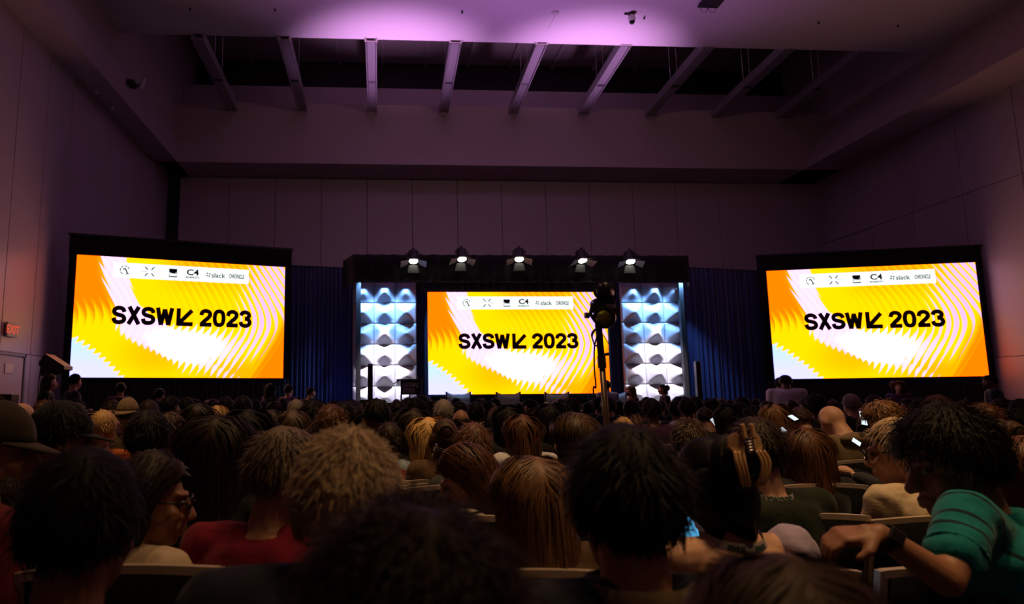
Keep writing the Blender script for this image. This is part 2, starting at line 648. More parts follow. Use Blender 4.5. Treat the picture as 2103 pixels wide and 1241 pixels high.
obj('pull_wire', MB().tube([(0, 0, -.07), (-.06, .1, -.22), (-.15, .3, -.3)], .006, 5), M_white, t)
p = on_z(1458, 4, HC)
t = thing('ceiling_projector_plate', 'dark rectangular plate with two wire loops under the ceiling', 'ceiling plate', p + Vector((0, -.2, 0)))
obj('plate', MB().box((0, 0, -.06), (.55, .7, .05), None, .01), M_dark, t)
for s in (-1, 1):
    obj('wire_loop', MB().tube([(s * .11 + .1 * math.cos(a), .33, -.09 + .13 * math.sin(a)) for a in np.linspace(PI, 2 * PI, 12)], .008, 5), M_alu, t)
# fittings on the side beam
p = on_x(262, 176, XBM)
t = thing('beam_camera', 'small dark camera on the edge of the side beam', 'camera', p)
obj('camera_body', MB().box((.12, 0, .05), (.2, .32, .16), None, .03), M_dark, t)
obj('mount_plate', MB().box((.01, .0, .08), (.03, .2, .2), None, .005), M_white, t)
p = on_x(281, 176, XBM)
t = thing('beam_antenna', 'pale tilted plate antenna beside the small beam camera', 'antenna', p)
obj('plate', MB().box((.14, 0, .12), (.05, .16, .34), Matrix.Rotation(.3, 4, 'Y'), .01), M_white, t)
obj('bracket', MB().tube([(0, 0, -.05), (.12, 0, .08)], .015, 6), M_dark, t)
for px, py, l in ((200, 183, 'nearer small white spotlight under the side beam'), (232, 217, 'farther small white spotlight under the side beam')):
    p = on_z(px, py, HS)
    t = thing('beam_spotlight', l, 'spotlight', p, 0, 'small spotlights under the side beam')
    obj('stem', MB().tube([(0, 0, 0), (0, 0, -.07)], .012, 6), M_white, t)
    obj('lamp_can', MB().tube([(0, .05, -.07), (0, -.06, -.13)], [.03, .045], 10), M_white, t)
# house downlight cans and one made-up can for the added fill (in the ceiling over the audience)
for (x, y, l) in ((.3, 5.2, 'round recessed downlight over the middle seats'), (3.2, 1.8, 'round recessed downlight over the seats behind the lamp stand'), (4.6, -1.2, 'round recessed downlight behind the teal polo seats'), (-3.4, 5.0, 'round recessed downlight over the seats by the exit door')):
    t = thing('house_and_fill_downlight', l, 'downlight', (x, y, HC))
    obj('trim_ring', MB().rings([[(r * math.cos(k * PI / 10), r * math.sin(k * PI / 10), z) for k in range(20)] for r, z in ((.20, 0), (.22, -.02), (.17, -.025), (.16, 0))], True, False), M_white, t)
    obj('lamp_face', MB().tube([(0, 0, 0), (0, 0, -.004)], .15, 18), emit_mat('downlight_glow', WARM, 6), t)

# exit door, its sign and the plate
d0, d1 = on_x(-60, 770, XL).y, on_x(38, 770, XL).y
M_door = mat('door_paint', (0.52, 0.46, 0.44), 0.55)
dr = struct('door_1', MB().box((XL + .065, (d0 + d1) / 2, 1.17), (.05, d1 - d0, 2.32), None, .006), M_door)
fr = MB()
fr.box((XL + .07, d0 - .03, 1.2), (.09, .06, 2.4)); fr.box((XL + .07, d1 + .03, 1.2), (.09, .06, 2.4)); fr.box((XL + .07, (d0 + d1) / 2, 2.38), (.09, d1 - d0 + .12, .06))
obj('door_frame', fr, mat('door_frame_paint', (.2, .18, .2), .5), dr)
obj('push_bar', MB().box((XL + .13, (d0 + d1) / 2, 1.0), (.05, (d1 - d0) * .8, .07), None, .015), M_steel, dr)
p = on_x(18, 757, XL + .1)
t = thing('door_plate', 'small pale notice plate on the exit door', 'sign', p)
obj('plate', MB().box((0, 0, 0), (.012, .30, .19), None, .003), mat('notice_card', (.8, .75, .6), .6), t)
p = on_x(22, 678, XL + .06)
t = thing('exit_sign', 'red lettered exit sign on the side wall above the door', 'sign', p)
obj('sign_housing', MB().box((.02, 0, 0), (.05, .42, .30), None, .01), mat('exit_housing', (.45, .40, .42), .5), t)
me = text_mesh('EXIT', .24, .006)
o = link('lettering', me, mat('exit_red', (.7, .05, .02), .5, emit=(1, .12, .05), estr=.45), t)
o.matrix_local = Matrix.Translation((.047, 0, 0)) @ Matrix.Rotation(PI / 2, 4, 'Z') @ Matrix.Rotation(PI / 2, 4, 'X')

# ------------------------------------------------------------------ projection screens


class E:
    """Tiny expression builder over math nodes."""
    nt = None

    def __init__(s, v):
        s.v = v

    @staticmethod
    def op(o, *a):
        n = E.nt.nodes.new('ShaderNodeMath')
        n.operation = o
        for i, x in enumerate(a):
            x = x.v if isinstance(x, E) else x
            if isinstance(x, (int, float)):
                n.inputs[i].default_value = x
            else:
                E.nt.links.new(x, n.inputs[i])
        return E(n.outputs[0])

    def __add__(s, o): return E.op('ADD', s, o)
    __radd__ = __add__
    def __mul__(s, o): return E.op('MULTIPLY', s, o)
    __rmul__ = __mul__
    def __sub__(s, o): return E.op('SUBTRACT', s, o)
    def __rsub__(s, o): return E.op('SUBTRACT', o, s)
    def __truediv__(s, o): return E.op('DIVIDE', s, o)


def e_ss(a, b, x):
    n = E.nt.nodes.new('ShaderNodeMapRange')
    n.interpolation_type = 'SMOOTHSTEP'
    n.inputs['From Min'].default_value = a
    n.inputs['From Max'].default_value = b
    E.nt.links.new(x.v, n.inputs['Value'])
    return E(n.outputs['Result'])


e_max = lambda a, b: E.op('MAXIMUM', a, b)
e_min = lambda a, b: E.op('MINIMUM', a, b)
e_exp = lambda a: E.op('EXPONENT', a)
e_sqrt = lambda a: E.op('SQRT', a)
e_fract = lambda a: E.op('FRACT', a)


class EQ:
    ss, sqrt, max, min, exp, fract = map(staticmethod, (e_ss, e_sqrt, e_max, e_min, e_exp, e_fract))


def art(u, v, q):
    """Wave artwork on the screens; q supplies the maths. Returns weights."""
    ss, sq, mx, mn, fr = q.ss, q.sqrt, q.max, q.min, q.fract
    dv = (v - .49) / .17
    g = (sq(dv * dv + 1.0) - 1.0) * -.075
    p = fr((u - g) * 27.5 + 40.3)
    saw = p * ss(1.0, .84, p)
    iv = 1.0 - v
    ub = iv * iv * .45 + .165
    wb = ss(.62, .30, v) * .10 + .060
    d = (u - ub + (saw - .45) * .022) / wb
    band = q.exp(0.0 - d * d * d * d) * ss(.17, .36, v + (u - .3) * .6)
    b = mx(.52 - (u - .19) * 1.55, .035)
    low = ss(-.02, .13, v - b + (saw - .5) * .10) * ss(.52, .30, v + (u - .55) * .12) * ss(.22, .36, u)
    ue = v * .36 + .755
    low = low * ss(.06, -.10, u - ue)
    core = ss(.34, .0, sq((u - .50) * (u - .50) * 1.5 + (v - .27) * (v - .27) * 2.6)) * ss(-.04, .05, v - b)
    ur = (v - .42) * (v - .42) * .15 + .845
    right = ss(-.16, .04, u - ur) * ss(.10, -.06, u - ue - .02) * ss(.05, .25, v)
    F = mx(mx(band, low * .62), mx(right * .60, 0.0)) + core * .8
    A = ss(.20, .60, u) * .62 + .20
    Wt = ss(.36, .64, F + (saw - .44) * A * ss(1.25, .7, F))
    # orange share against yellow
    o1 = ss(.03, -.06, u - ub + .03) * ss(.44, .62, v + (saw - .5) * .16 + (.12 - u) * .25)
    o2 = ss(.0, .12, u - ue + (saw - .5) * .04)
    o3 = ss(.60, .98, v) * ss(.30, .52, u) * ss(.98, .70, u) * .62
    o4 = ss(.26, .02, sq((u - .38) * (u - .38) + (v - .20) * (v - .20) * .8)) * .42
    o5 = ss(.45, .80, u) * ss(.25, .05, v) * .55
    rid = (.5 - p) * .55 * ss(.34, .60, u) * ss(.38, .62, v)
    O = mn(mx(mx(mx(o1, o2), mx(o3, o4)), o5) + rid, 1.0)
    bl = .335 - u * 1.0 - u * u * 1.9
    L = ss(-.006, .022, bl - v + (saw - .45) * .075)
    return Wt, O, L, ss(.50, .95, u + (v - .5) * .2), core, saw


def screen_art(strength):
    m = bpy.data.materials.new('lit_screen')
    m.use_nodes = True
    nt = m.node_tree
    nt.nodes.clear()
    E.nt = nt
    uv = nt.nodes.new('ShaderNodeUVMap')
    uv.uv_map = 'UVMap'
    sep = nt.nodes.new('ShaderNodeSeparateXYZ')
    nt.links.new(uv.outputs[0], sep.inputs[0])
    u, v = E(sep.outputs[0]), E(sep.outputs[1])
    Wt, orange, lav, pk, lobe, saw = art(u, v, EQ)
    W = Wt

    def mix(f, a, b):
        n = nt.nodes.new('ShaderNodeMix')
        n.data_type = 'RGBA'
        n.clamp_factor = True
        nt.links.new(f.v, n.inputs['Factor'])
        for q, key in ((a, 'A'), (b, 'B')):
            if isinstance(q, tuple):
                n.inputs[key].default_value = (*q, 1)
            else:
                nt.links.new(q, n.inputs[key])
        return n.outputs['Result']

    c = mix(orange, (2.2, .85, .0), (2.4, .275, .0))
    pink = mix(pk, (1.7, .93, 1.75), (.99, .60, 1.75))
    pink = mix((1 - saw) * .30 * (1 - lobe), pink, (.80, .55, .75))
    pink = mix(lobe, pink, (2.0, 1.6, 1.7))
    c = mix(W, c, pink)
    lavc = mix(e_ss(.05, .3, v), (.86, .85, 2.2), (.64, .94, 2.3))
    c = mix(lav, c, lavc)
    em = nt.nodes.new('ShaderNodeEmission')
    em.inputs['Strength'].default_value = strength
    nt.links.new(c, em.inputs['Color'])
    out = nt.nodes.new('ShaderNodeOutputMaterial')
    nt.links.new(em.outputs[0], out.inputs['Surface'])
    return m


M_screen = screen_art(1.0)
M_banner = emit_mat('logo_banner', (.93, 1.0, .99), 1.1)
M_ink = mat('screen_ink', (.022, .010, .012), .8)
M_ink2 = mat('logo_ink', (.02, .05, .05), .8)


def quad_uv(w, h):
    me = bpy.data.meshes.new('screen_surface')
    me.from_pydata([(0, 0, 0), (w, 0, 0), (w, 0, h), (0, 0, h)], [], [(0, 1, 2, 3)])
    l = me.uv_layers.new(name='UVMap')
    for i, c in enumerate(((0, 0), (1, 0), (1, 1), (0, 1))):
        l.data[i].uv = c
    return me


def word(mb, txt, x, z, h, M=None, w=.2):
    for ch in txt:
        x += glyph(mb, ch, x, z, h, M, w)
    return x


def add_text(name, txt, size, bold, space, x, z, m, parent, yoff=-.02, align='CENTER', sx=1.0):
    o = link(name, text_mesh(txt, size, bold, space, align), m, parent)
    o.matrix_local = Matrix.Translation((x, yoff, z)) @ Matrix.Rotation(PI / 2, 4, 'X') @ Matrix.Diagonal((sx, 1, 1, 1))
    return o


def make_screen(label, A, B, h):
    """A: lower corner at the left as seen from the seats, B: lower corner at the right."""
    w = (Vector((B.x, B.y, 0)) - Vector((A.x, A.y, 0))).length
    t = thing('projection_screen', label, 'screen', A, math.atan2(B.y - A.y, B.x - A.x), 'projection screens')
    sc = link('screen_surface', quad_uv(w, h), M_screen, t)
    ink = MB()
    hh = h * .148
    adv = word(MB(), 'SXSW> 2023', 0, 0, hh)
    k = .665 * w / (adv)
    M = Matrix.Translation((.168 * w, -.012, .440 * h)) @ Matrix.Diagonal((k, 1, 1, 1))
    word(ink, 'SXSW> 2023', 0, 0, hh, M, .242)
    obj('title_lettering', ink, M_ink, sc)
    bn = obj('logo_banner', MB().box((.487 * w, -.006, .891 * h), (.648 * w, .006, .128 * h)), M_banner, sc)
    # first round emblem, crossed strokes, rounded tile, and four word marks
    bx = lambda f: (.163 + .648 * f) * w
    bz = .891 * h
    e = MB()
    for a0, a1 in ((.3, .9), (1.1, 1.7), (1.9, 2.5), (2.7, 3.4), (3.6, 4.3), (4.9, 5.3)):
        stroke(e, [(bx(.08) + .035 * h * math.cos(a), bz + .035 * h * math.sin(a)) for a in np.linspace(a0, a1, 6)], .006 * h, y=-.014)
    stroke(e, catmull([(bx(.08) - .012 * h, bz + .005 * h), (bx(.08), bz + .015 * h), (bx(.08) + .01 * h, bz), (bx(.08) + .018 * h, bz - .02 * h), (bx(.08) + .03 * h, bz - .03 * h)], 3), .009 * h, y=-.014)
    obj('round_emblem', e, mat('pale_ink', (.12, .2, .2), .8), sc)
    e = MB()
    for sx in (-1, 1):
        for sz in (-1, 1):
            stroke(e, [(bx(.255) + sx * .014 * h, bz + sz * .014 * h), (bx(.255) + sx * .036 * h, bz + sz * .04 * h)], .008 * h, y=-.014)
    stroke(e, [(bx(.195), bz), (bx(.235), bz)], .002 * h, y=-.014); stroke(e, [(bx(.275), bz), (bx(.315), bz)], .002 * h, y=-.014)
    obj('crossed_emblem', e, M_ink2, sc)
    e = MB().box((bx(.425), -.013, bz + .012 * h), (.064 * h, .004, .046 * h), None, .003)
    e.box((bx(.425) - .03 * h, -.013, bz - .018 * h), (.004 * h, .004, .03 * h)); e.box((bx(.425) + .03 * h, -.013, bz - .018 * h), (.004 * h, .004, .03 * h)); e.box((bx(.425), -.013, bz - .033 * h), (.064 * h, .004, .008 * h))
    obj('tile_emblem', e, M_ink2, sc)
    add_text('tile_lettering', 'Itaú', .042 * h, .003, 1, bx(.425), bz - .012 * h, M_white if False else M_banner, sc, -.02)
    add_text('logo_lettering', 'C4', .070 * h, .005, 1.0, bx(.57), bz + .010 * h, M_ink2, sc, sx=1.2)
    add_text('logo_small_lettering', 'ENERGY', .020 * h, .0015, 1, bx(.57), bz - .032 * h, M_ink2, sc, sx=1.5)
    add_text('logo_lettering', 'slack', .058 * h, .002, 1.0, bx(.763), bz - .004 * h, M_ink2, sc)
    e = MB()
    for q in range(4):
        a = q * PI / 2 + .15
        ca, sa = math.cos(a), math.sin(a)
        f = lambda x, z: (bx(.688) + (x * ca - z * sa) * h, bz + (x * sa + z * ca) * h)
        stroke(e, [f(-.006, .004), f(-.006, .021)], .0075 * h, y=-.014)
        stroke(e, [f(-.016, .010), f(-.013, .010)], .007 * h, y=-.014)
    obj('hash_emblem', e, M_ink2, sc)
    add_text('logo_lettering', 'CHRONICLE', .052 * h, .003, .95, bx(.905), bz - .004 * h, M_ink2, sc, sx=.46)
    return t, w, sc


def dress_kit(t, w, h, zA, side, topb, topt):
    """Black drape surround of a side screen."""
    fr = MB()
    b = .05
    fr.box((-b / 2, .03, h / 2), (b, .06, h + 2 * b)); fr.box((w + b / 2, .03, h / 2), (b, .06, h + 2 * b))
    fr.box((w / 2, .03, -b / 2), (w, .06, b)); fr.box((w / 2, .03, h + b / 2), (w, .06, b))
    fr.box((w / 2, .04, h / 2), (w, .03, h))
    obj('screen_frame', fr, M_black, t)
    obj('valance', wavy(-side - .02, w + side + .02, h + .03, h + topb, .02, .10, 40), M_drape, t, True)
    for x0, x1 in ((-side, -.03), (w + .03, w + side)):
        obj('side_drape', wavy(x0, x1, -zA + .02, h + .1, .02, .08, 10), M_drape, t, True)
    obj('skirt', wavy(-side, w + side, -zA + .02, -.03, .025, .05, 46), M_drape, t, True)
    obj('top_bar', MB().box((w / 2, .06, h + topb), (w + 2 * side + .1, .05, .05)), M_dark, t)


def wavy(x0, x1, z0, z1, amp, y, n, nz=3, gather=1.0, seed=None):
    """A hanging pleated drape between x0 and x1 (two-sided, 1 cm thick)."""
    rg = np.random.default_rng(int(abs(x0 * 97 + z1 * 31) * 10) if seed is None else seed)
    mb = MB()
    m = n * 4
    xs = np.linspace(0, 1, m + 1)
    ph = np.cumsum(rg.uniform(.5, 1.5, m + 1))
    ph = ph / ph[-1] * n * 2 * PI
    am = np.interp(xs, np.linspace(0, 1, n), rg.uniform(.5, 1.3, n)) * amp
    V, F = [], []
    for side in (0, 1):
        for k in range(nz + 1):
            z = z0 + (z1 - z0) * k / nz
            s = 1.0 + .25 * (1 - k / nz)
            for i, q in enumerate(xs):
                V.append((x0 + (x1 - x0) * q, y + am[i] * s * math.sin(ph[i]) + side * .012, z))
    R = m + 1
    for side in (0, 1):
        o = side * R * (nz + 1)
        for k in range(nz):
            for i in range(m):
                f = (o + k * R + i, o + k * R + i + 1, o + (k + 1) * R + i + 1, o + (k + 1) * R + i)
                F.append(f if side == 0 else f[::-1])
    o = R * (nz + 1)
    for i in range(m):
        F.append((i + 1, i, o + i, o + i + 1)); T = nz * R
        F.append((T + i, T + i + 1, o + T + i + 1, o + T + i))
    return mb.add(V, F)


A, B = pt(142.5, 775.5, 16.6), pt(581, 781, 18.1)
TL = pt(160, 523, 16.6)
hL = TL.z - A.z
B.z = A.z
tl, wL, scL = make_screen('wide bright screen beside the exit door wall with the black loudspeaker before it', A, B, hL)
dress_kit(tl, wL, hL, A.z, .17, .50, 0)
A, B = pt(1591.5, 779, 19.4), pt(2032, 777, 18.0)
TL = pt(1577, 557, 19.4)
hR = TL.z - A.z
B.z = A.z
trr, wR, scR = make_screen('wide bright screen on the far side of the stage with standing figures before it', A, B, hR)
dress_kit(trr, wR, hR, A.z, .20, .48, 0)
A, B = pt(880, 811, 18.75), pt(1254, 809, 18.75)
hC = pt(880, 600, 18.75).z - A.z
B.z = A.z
tc_, wC, scC = make_screen('central stage screen between the two white tiled towers', A, B, hC)
fr = MB()
b = .05
fr.box((-b / 2, .03, hC / 2), (b, .06, hC + 2 * b)); fr.box((wC + b / 2, .03, hC / 2), (b, .06, hC + 2 * b))
fr.box((wC / 2, .03, -b / 2), (wC, .06, b)); fr.box((wC / 2, .03, hC + b / 2), (wC, .06, b)); fr.box((wC / 2, .04, hC / 2), (wC, .03, hC))
obj('screen_frame', fr, M_black, tc_)
SCX0, SCX1, SCZ = A.x, B.x, A.z
for q in (-1, 1):
    obj('screen_leg', MB().box((wC / 2 + q * wC * .4, .12, -(A.z - .6) / 2 + .0), (.06, .06, A.z - .6)), M_black, tc_)

# ------------------------------------------------------------------ stage
STZ = .60
t = thing('stage_platform', 'low black stage platform under the towers and the central screen', 'stage', (3.62, 18.6, 0))
M_stage = mat('stage_deck', (.02, .02, .022), .5, noise=.2)
n_ = 5
for i in range(n_):
    obj('deck_panel', MB().box((-4.4 + 8.8 * (i + .5) / n_, 0, STZ - .05), (8.8 / n_ - .01, 3.4, .1), None, .008), M_stage, t)
obj('stage_skirt', wavy(-4.4, 4.4, .01, STZ - .1, .02, -1.66, 60), M_drape, t, True)
for sx in (-1, 1):
    for sy in (-1, 1):
        obj('leg', MB().box((sx * 4.2, sy * 1.4, STZ / 2 - .05), (.08, .08, STZ - .1)), M_dark, t)

M_tile = mat('white_tile', (.37, .37, .41), .6)
T_ = .563


def tile_mesh(hm, sq):
    n = 14
    V, F = [], []
    for i in range(n + 1):
        for j in range(n + 1):
            x, z = -1 + 2 * j / n, -1 + 2 * i / n
            s = (abs(x) ** sq + abs(z) ** sq) ** (1 / sq)
            s = min(s, 1.0)
            hgt = hm * ((1 - s) ** 1.25 * .75 + .25 * (.5 + .5 * math.cos(PI * s)))
            V.append((x * (T_ / 2 - .004), -hgt - .015, z * (T_ / 2 - .004)))
    for i in range(n):
        for j in range(n):
            a = i * (n + 1) + j
            F.append((a, a + 1, a + n + 2, a + n + 1))
    o = len(V)
    q = T_ / 2 - .004
    V += [(-q, 0, -q), (q, 0, -q), (q, 0, q), (-q, 0, q)]
    rim = [j for j in range(n + 1)]
    F.append(tuple(rim[::-1]) + (o, o + 1))
    F.append(tuple(n * (n + 1) + j for j in range(n + 1)) + (o + 2, o + 3))
    F.append(tuple(i * (n + 1) for i in range(n + 1)) + (o + 3, o))
    F.append(tuple(i * (n + 1) + n for i in range(n + 1))[::-1] + (o + 1, o + 2))
    me = bpy.data.meshes.new('tile')
    me.from_pydata(V, [], F)
    me.polygons.foreach_set('use_smooth', [len(f) == 4 for f in F])
    return me


TA, TB = tile_mesh(.27, 9), tile_mesh(.20, 3.2)


def tower(label, x0, x1, ztop, lit, y=18.55):
    cx = (x0 + x1) / 2
    rows = 7
    t = thing('tile_tower', label, 'stage tower', (cx, y, STZ), 0, 'white stage towers')
    k = (x1 - x0) / (3 * T_)
    kz = (ztop - STZ) / (rows * T_)
    obj('backing', MB().box((0, .04, rows * T_ * kz / 2), (3 * T_ * k, .06, rows * T_ * kz)), M_tile, t)
    for r in range(rows):
        for c in range(3):
            me = TA if (r + c) % 2 == 1 else TB
            o = link('tile', me, M_tile, t)
            o.location = ((c - 1) * T_ * k, 0, (rows - r - .5) * T_ * kz)
            o.scale = (k, 1, kz)
    # three LED strips on top
    for c in range(3):
        l = thing('led_strip_light', f'{("first", "second", "third")[c]} LED strip light on top of the {"tower by the lectern" if lit == 1 else "tower with standing people before it"}', 'strip light', (cx + (c - 1) * T_ * k + (.0 if lit == 1 else .06), y - .30, ztop + .10), 0, 'LED strips over the towers')
        obj('strip_housing', MB().box((0, .03, .05), (.40, .10, .09), None, .01), M_dark, l)
        obj('bracket', MB().box((0, .2, .05), (.05, .3, .03)), M_dark, l)
        on = (lit == 2 or c == 0)
        if lit == 2 and c > 0:
            obj('led_lens', MB().box((0, -.025, .03), (.34, .03, .06), None, .012), emit_mat('led_on', (.80, .9, 1.0), 5 if on else .4), l)
        else:
            for q in range(4):
                obj('led_lens', MB().ell((-.12 + q * .08, -.025, .035), (.034, .02, .026), 10, 6), emit_mat('led_on', (.8, .9, 1.0), 5) if on else emit_mat('led_dim', (.2, .25, .6), .25), l, True)
        spot('strip_beam', (l.location.x, y - .50, ztop + .07), (l.location.x, y - .06, ztop - 2.6), 800, (.20, .46, 1.0), 90, 1.0, .04)
        u = thing('floor_uplight', f'{("first", "second", "third")[c]} floor uplight at the foot of the {"tower by the lectern" if lit == 1 else "tower with standing people before it"}', 'uplight', (cx + (c - 1) * T_ * k, y - .55, STZ), 0, 'uplights at the tower feet')
        obj('uplight_body', MB().tube([(0, 0, 0), (0, 0, .14)], [.08, .10], 12), M_dark, u)
        obj('uplight_lens', MB().tube([(0, 0, .14), (0, 0, .15)], .085, 12), emit_mat('uplight_glow', (1, .95, 1), 5), u)
        spot('uplight_beam', (u.location.x, y - .55, STZ + .17), (u.location.x, y, STZ + .9), 6, (1.0, .92, 1.0), 120, 1.0, .08)
    spot('tower_key_light', (cx, y - 1.1, 4.42), (cx, y - .1, STZ + .8), 2600, (1.0, .86, .95), 42, 1.0, .08)
    return t


zt = pt(788, 581, 18.55).z
tower('white tiled light tower next to the lectern', pt(724, 700, 18.55).x, pt(855, 700, 18.55).x, zt, 1)
tower('white tiled light tower with people standing before it', pt(1279, 700, 18.55).x, pt(1409, 700, 18.55).x, zt, 2)

# header drape over the stage, with end returns
hx0, hx1 = pt(724, 530, 17.9).x, pt(1414, 530, 17.9).x
hz0, hz1 = pt(1060, 578, 17.9).z, pt(1060, 524, 17.9).z
t = thing('stage_header', 'black draped header truss spanning above the stage', 'stage header', ((hx0 + hx1) / 2, 17.9, hz0))
w2 = (hx1 - hx0) / 2
obj('front_drape', wavy(-w2, w2, -.02, hz1 - hz0, .05, 0, 26, 4), M_drape, t, True)
for s in (-1, 1):
    Mr = Matrix.Translation((s * w2, .02, 0)) @ Matrix.Rotation(s * 1.25, 4, 'Z')
    mbx = wavy(0, .9 * s, -.1, hz1 - hz0, .03, 0, 4, 3)
    obj('side_drape', mbx, M_drape, t, True, Mr)
for k, (yy, zz) in enumerate(((.12, .12), (.12, .45), (.42, .12), (.42, .45))):
    obj('truss_tube', MB().tube([(-w2, yy, zz), (w2, yy, zz)], .025, 8), M_alu, t)
for k in range(16):
    x = -w2 + 2 * w2 * k / 16
    obj('truss_brace', MB().tube([(x, .12, .12), (x + w2 / 8, .12, .45)], .012, 6), M_alu, t)
for s in (-1, 1):
    obj('truss_post', MB().box((s * (w2 - .15), .3, -(hz0 - STZ) / 2), (.12, .12, hz0 - STZ)), M_black, t)

# five fresnel lanterns on the header
M_lens = emit_mat('lantern_lens', (1, .96, .86), 9)
M_door_i = mat('barndoor', (.16, .16, .15), .5, .3)
labs = ['lantern over the tower by the lectern, its flap lit white', 'lantern above the near edge of the central screen', 'middle lantern on the header, mostly dark with one bright slit', 'lantern above the far part of the central screen, flap hanging grey', 'brightest lantern over the tower with people before it']
for i, (px, py, roll, open_) in enumerate(((849, 530, 0, .9), (948, 526, .15, .5), (1066, 526, -.15, .25), (1195, 529, .2, .4), (1294, 531, -.1, 1.0))):
    p = pt(px, py, 17.62)
    t = thing('stage_lantern', 'black ' + labs[i], 'stage light', p, roll, 'lanterns on the stage header')
    obj('yoke', MB().tube([(-.17, 0, -.08), (-.17, 0, .12), (0, 0, .20), (.17, 0, .12), (.17, 0, -.08)], .014, 6), M_dark, t)
    R = Matrix.Rotation(1.2, 4, 'X')
    b_ = obj('lamp_body', MB().tube([(0, .22, 0), (0, .18, 0), (0, -.06, 0), (0, -.10, 0)], [.08, .13, .14, .15], 16, True), M_dark, t, M=Matrix.Translation((0, 0, 0)) @ R)
    auto_smooth(b_)
    obj('lens', MB().ell((0, -.10, 0), (.115, .03, .115), 16, 8), M_lens, t, True, Matrix.Translation((0, 0, 0)) @ R)
    for q in range(4):
        Md = R @ Matrix.Rotation(q * PI / 2, 4, 'Y') @ Matrix.Translation((0, -.13, .14)) @ Matrix.Rotation([.5, .35, .9 + open_ * .2, .35][q], 4, 'X')
        obj('barn_door', MB().prism([(-.11, 0), (.11, 0), (.15, .2), (-.15, .2)], -.004, .004), M_door_i, t, False, Md)
    obj('clamp', MB().box((0, .02, .23), (.06, .08, .08), None, .01), M_dark, t)
    spot('lantern_beam', p + Vector((0, -.12, -.16)), (p.x * .5 + 1.8, 17.4, STZ + .2), 22 * open_, (1, .93, .82), 50, .6, .05)

# blue velour drapes
def drape_line(name, label, P0, P1, ztop, n, amp=.055, m=None, z0=0.0):
    L = (Vector((P1.x, P1.y, 0)) - Vector((P0.x, P0.y, 0))).length
    t = thing(name, label, 'curtain', (P0.x, P0.y, 0), math.atan2(P1.y - P0.y, P1.x - P0.x), 'blue velour curtains')
    obj('pleated_cloth', wavy(0, L, z0 + .02, ztop, amp, 0, n, 4), m or M_velour, t, True)
    obj('drape_rail', MB().tube([(0, 0, ztop), (L, 0, ztop)], .025, 8), M_dark, t)
    for q in (0, L):
        obj('upright', MB().tube([(q, .08, z0), (q, .08, ztop)], .025, 8), M_dark, t)
    return t


a, b = pt(598, 546, 18.6), pt(727, 556, 19.0)
drape_line('stage_curtain', 'dark blue pleated curtain between the exit side screen and the lectern tower', a, b, a.z, 15)
a, b = pt(1405, 550, 19.2), pt(1572, 543, 19.75)
drape_line('stage_curtain', 'dark blue pleated curtain between the people tower and the far screen', a, b, a.z, 18)
ztd = 4.75
drape_line('stage_curtain', 'narrow blue curtain strip between the lectern tower and the central screen', Vector((pt(850, 700, 19.05).x, 19.05, 0)), Vector((SCX0 + .1, 19.05, 0)), ztd, 4, z0=STZ)
drape_line('stage_curtain', 'narrow blue curtain strip between the central screen and the people tower', Vector((SCX1 - .1, 19.05, 0)), Vector((pt(1285, 700, 19.05).x, 19.05, 0)), ztd, 4, z0=STZ)
drape_line('back_drape', 'black back drape behind the central screen', Vector((pt(715, 700, 19.5).x, 19.5, 0)), Vector((pt(1420, 700, 19.5).x, 19.5, 0)), 4.85, 40, .04, M_drape, STZ)['group'] = 'black backing drape'
a = pt(880, 598, 18.6)
t = thing('screen_header', 'black cloth border hanging above the central screen', 'drape', (SCX0 - .3, 18.66, 0))
obj('border_cloth', wavy(-.05, SCX1 - SCX0 + .6, a.z + .02, 5.0, .02, 0, 24, 2), M_drape, t, True)
obj('drape_rail', MB().tube([(-.05, 0, 5.0), (SCX1 - SCX0 + .6, 0, 5.0)], .02, 6), M_dark, t)

# lectern
p = pt(844, 800, 17.45)
t = thing('lectern', 'black lectern with white event lettering in front of the tiled tower', 'lectern', (p.x, 17.45, STZ))
zt_ = pt(844, 781, 17.45).z - STZ
zb_ = pt(844, 811, 17.45).z - STZ
obj('front_panel', MB().box((0, 0, (zt_ + zb_) / 2), (.52, .03, zt_ - zb_), None, .006), M_blackg, t)
obj('desk_top', MB().prism([(-.34, -.10), (.34, -.10), (.34, -.07), (-.34, -.07)], -.06, .42, Matrix.Translation((-.02, 0, zt_ + .08)) @ Matrix.Rotation(-.25, 4, 'X')), M_blackg, t)
obj('desk_wing', MB().prism([(-.28, 0.0), (-.28, .03), (-.46, -.07), (-.46, -.09)], -.06, .4, Matrix.Translation((0, 0, zt_ - .02))), M_blackg, t)
for sx in (-1, 0, 1):
    for y in (.02, .34):
        if sx == 0 and y > .1:
            continue
        obj('leg', MB().box((sx * .24 - (.03 if sx == 0 else 0), y, zb_ / 2), (.035, .035, zb_)), M_dark, t)
obj('foot_plate', MB().box((0, .18, .015), (.6, .5, .03), None, .005), M_dark, t)
e = MB()
hh = .115
M = Matrix.Translation((-.205, -.018, zb_ + (zt_ - zb_) * .52)) @ Matrix.Diagonal((.415 / word(MB(), 'SXSW>', 0, 0, hh), 1, 1, 1))
word(e, 'SXSW>', 0, 0, hh, M, .15)
M = Matrix.Translation((-.205, -.018, zb_ + (zt_ - zb_) * .14)) @ Matrix.Diagonal((.30 / word(MB(), '2023', 0, 0, hh), 1, 1, 1))
word(e, '2023', 0, 0, hh, M, .15)
obj('panel_lettering', e, mat('lectern_ink', (.85, .85, .85), .6), t)

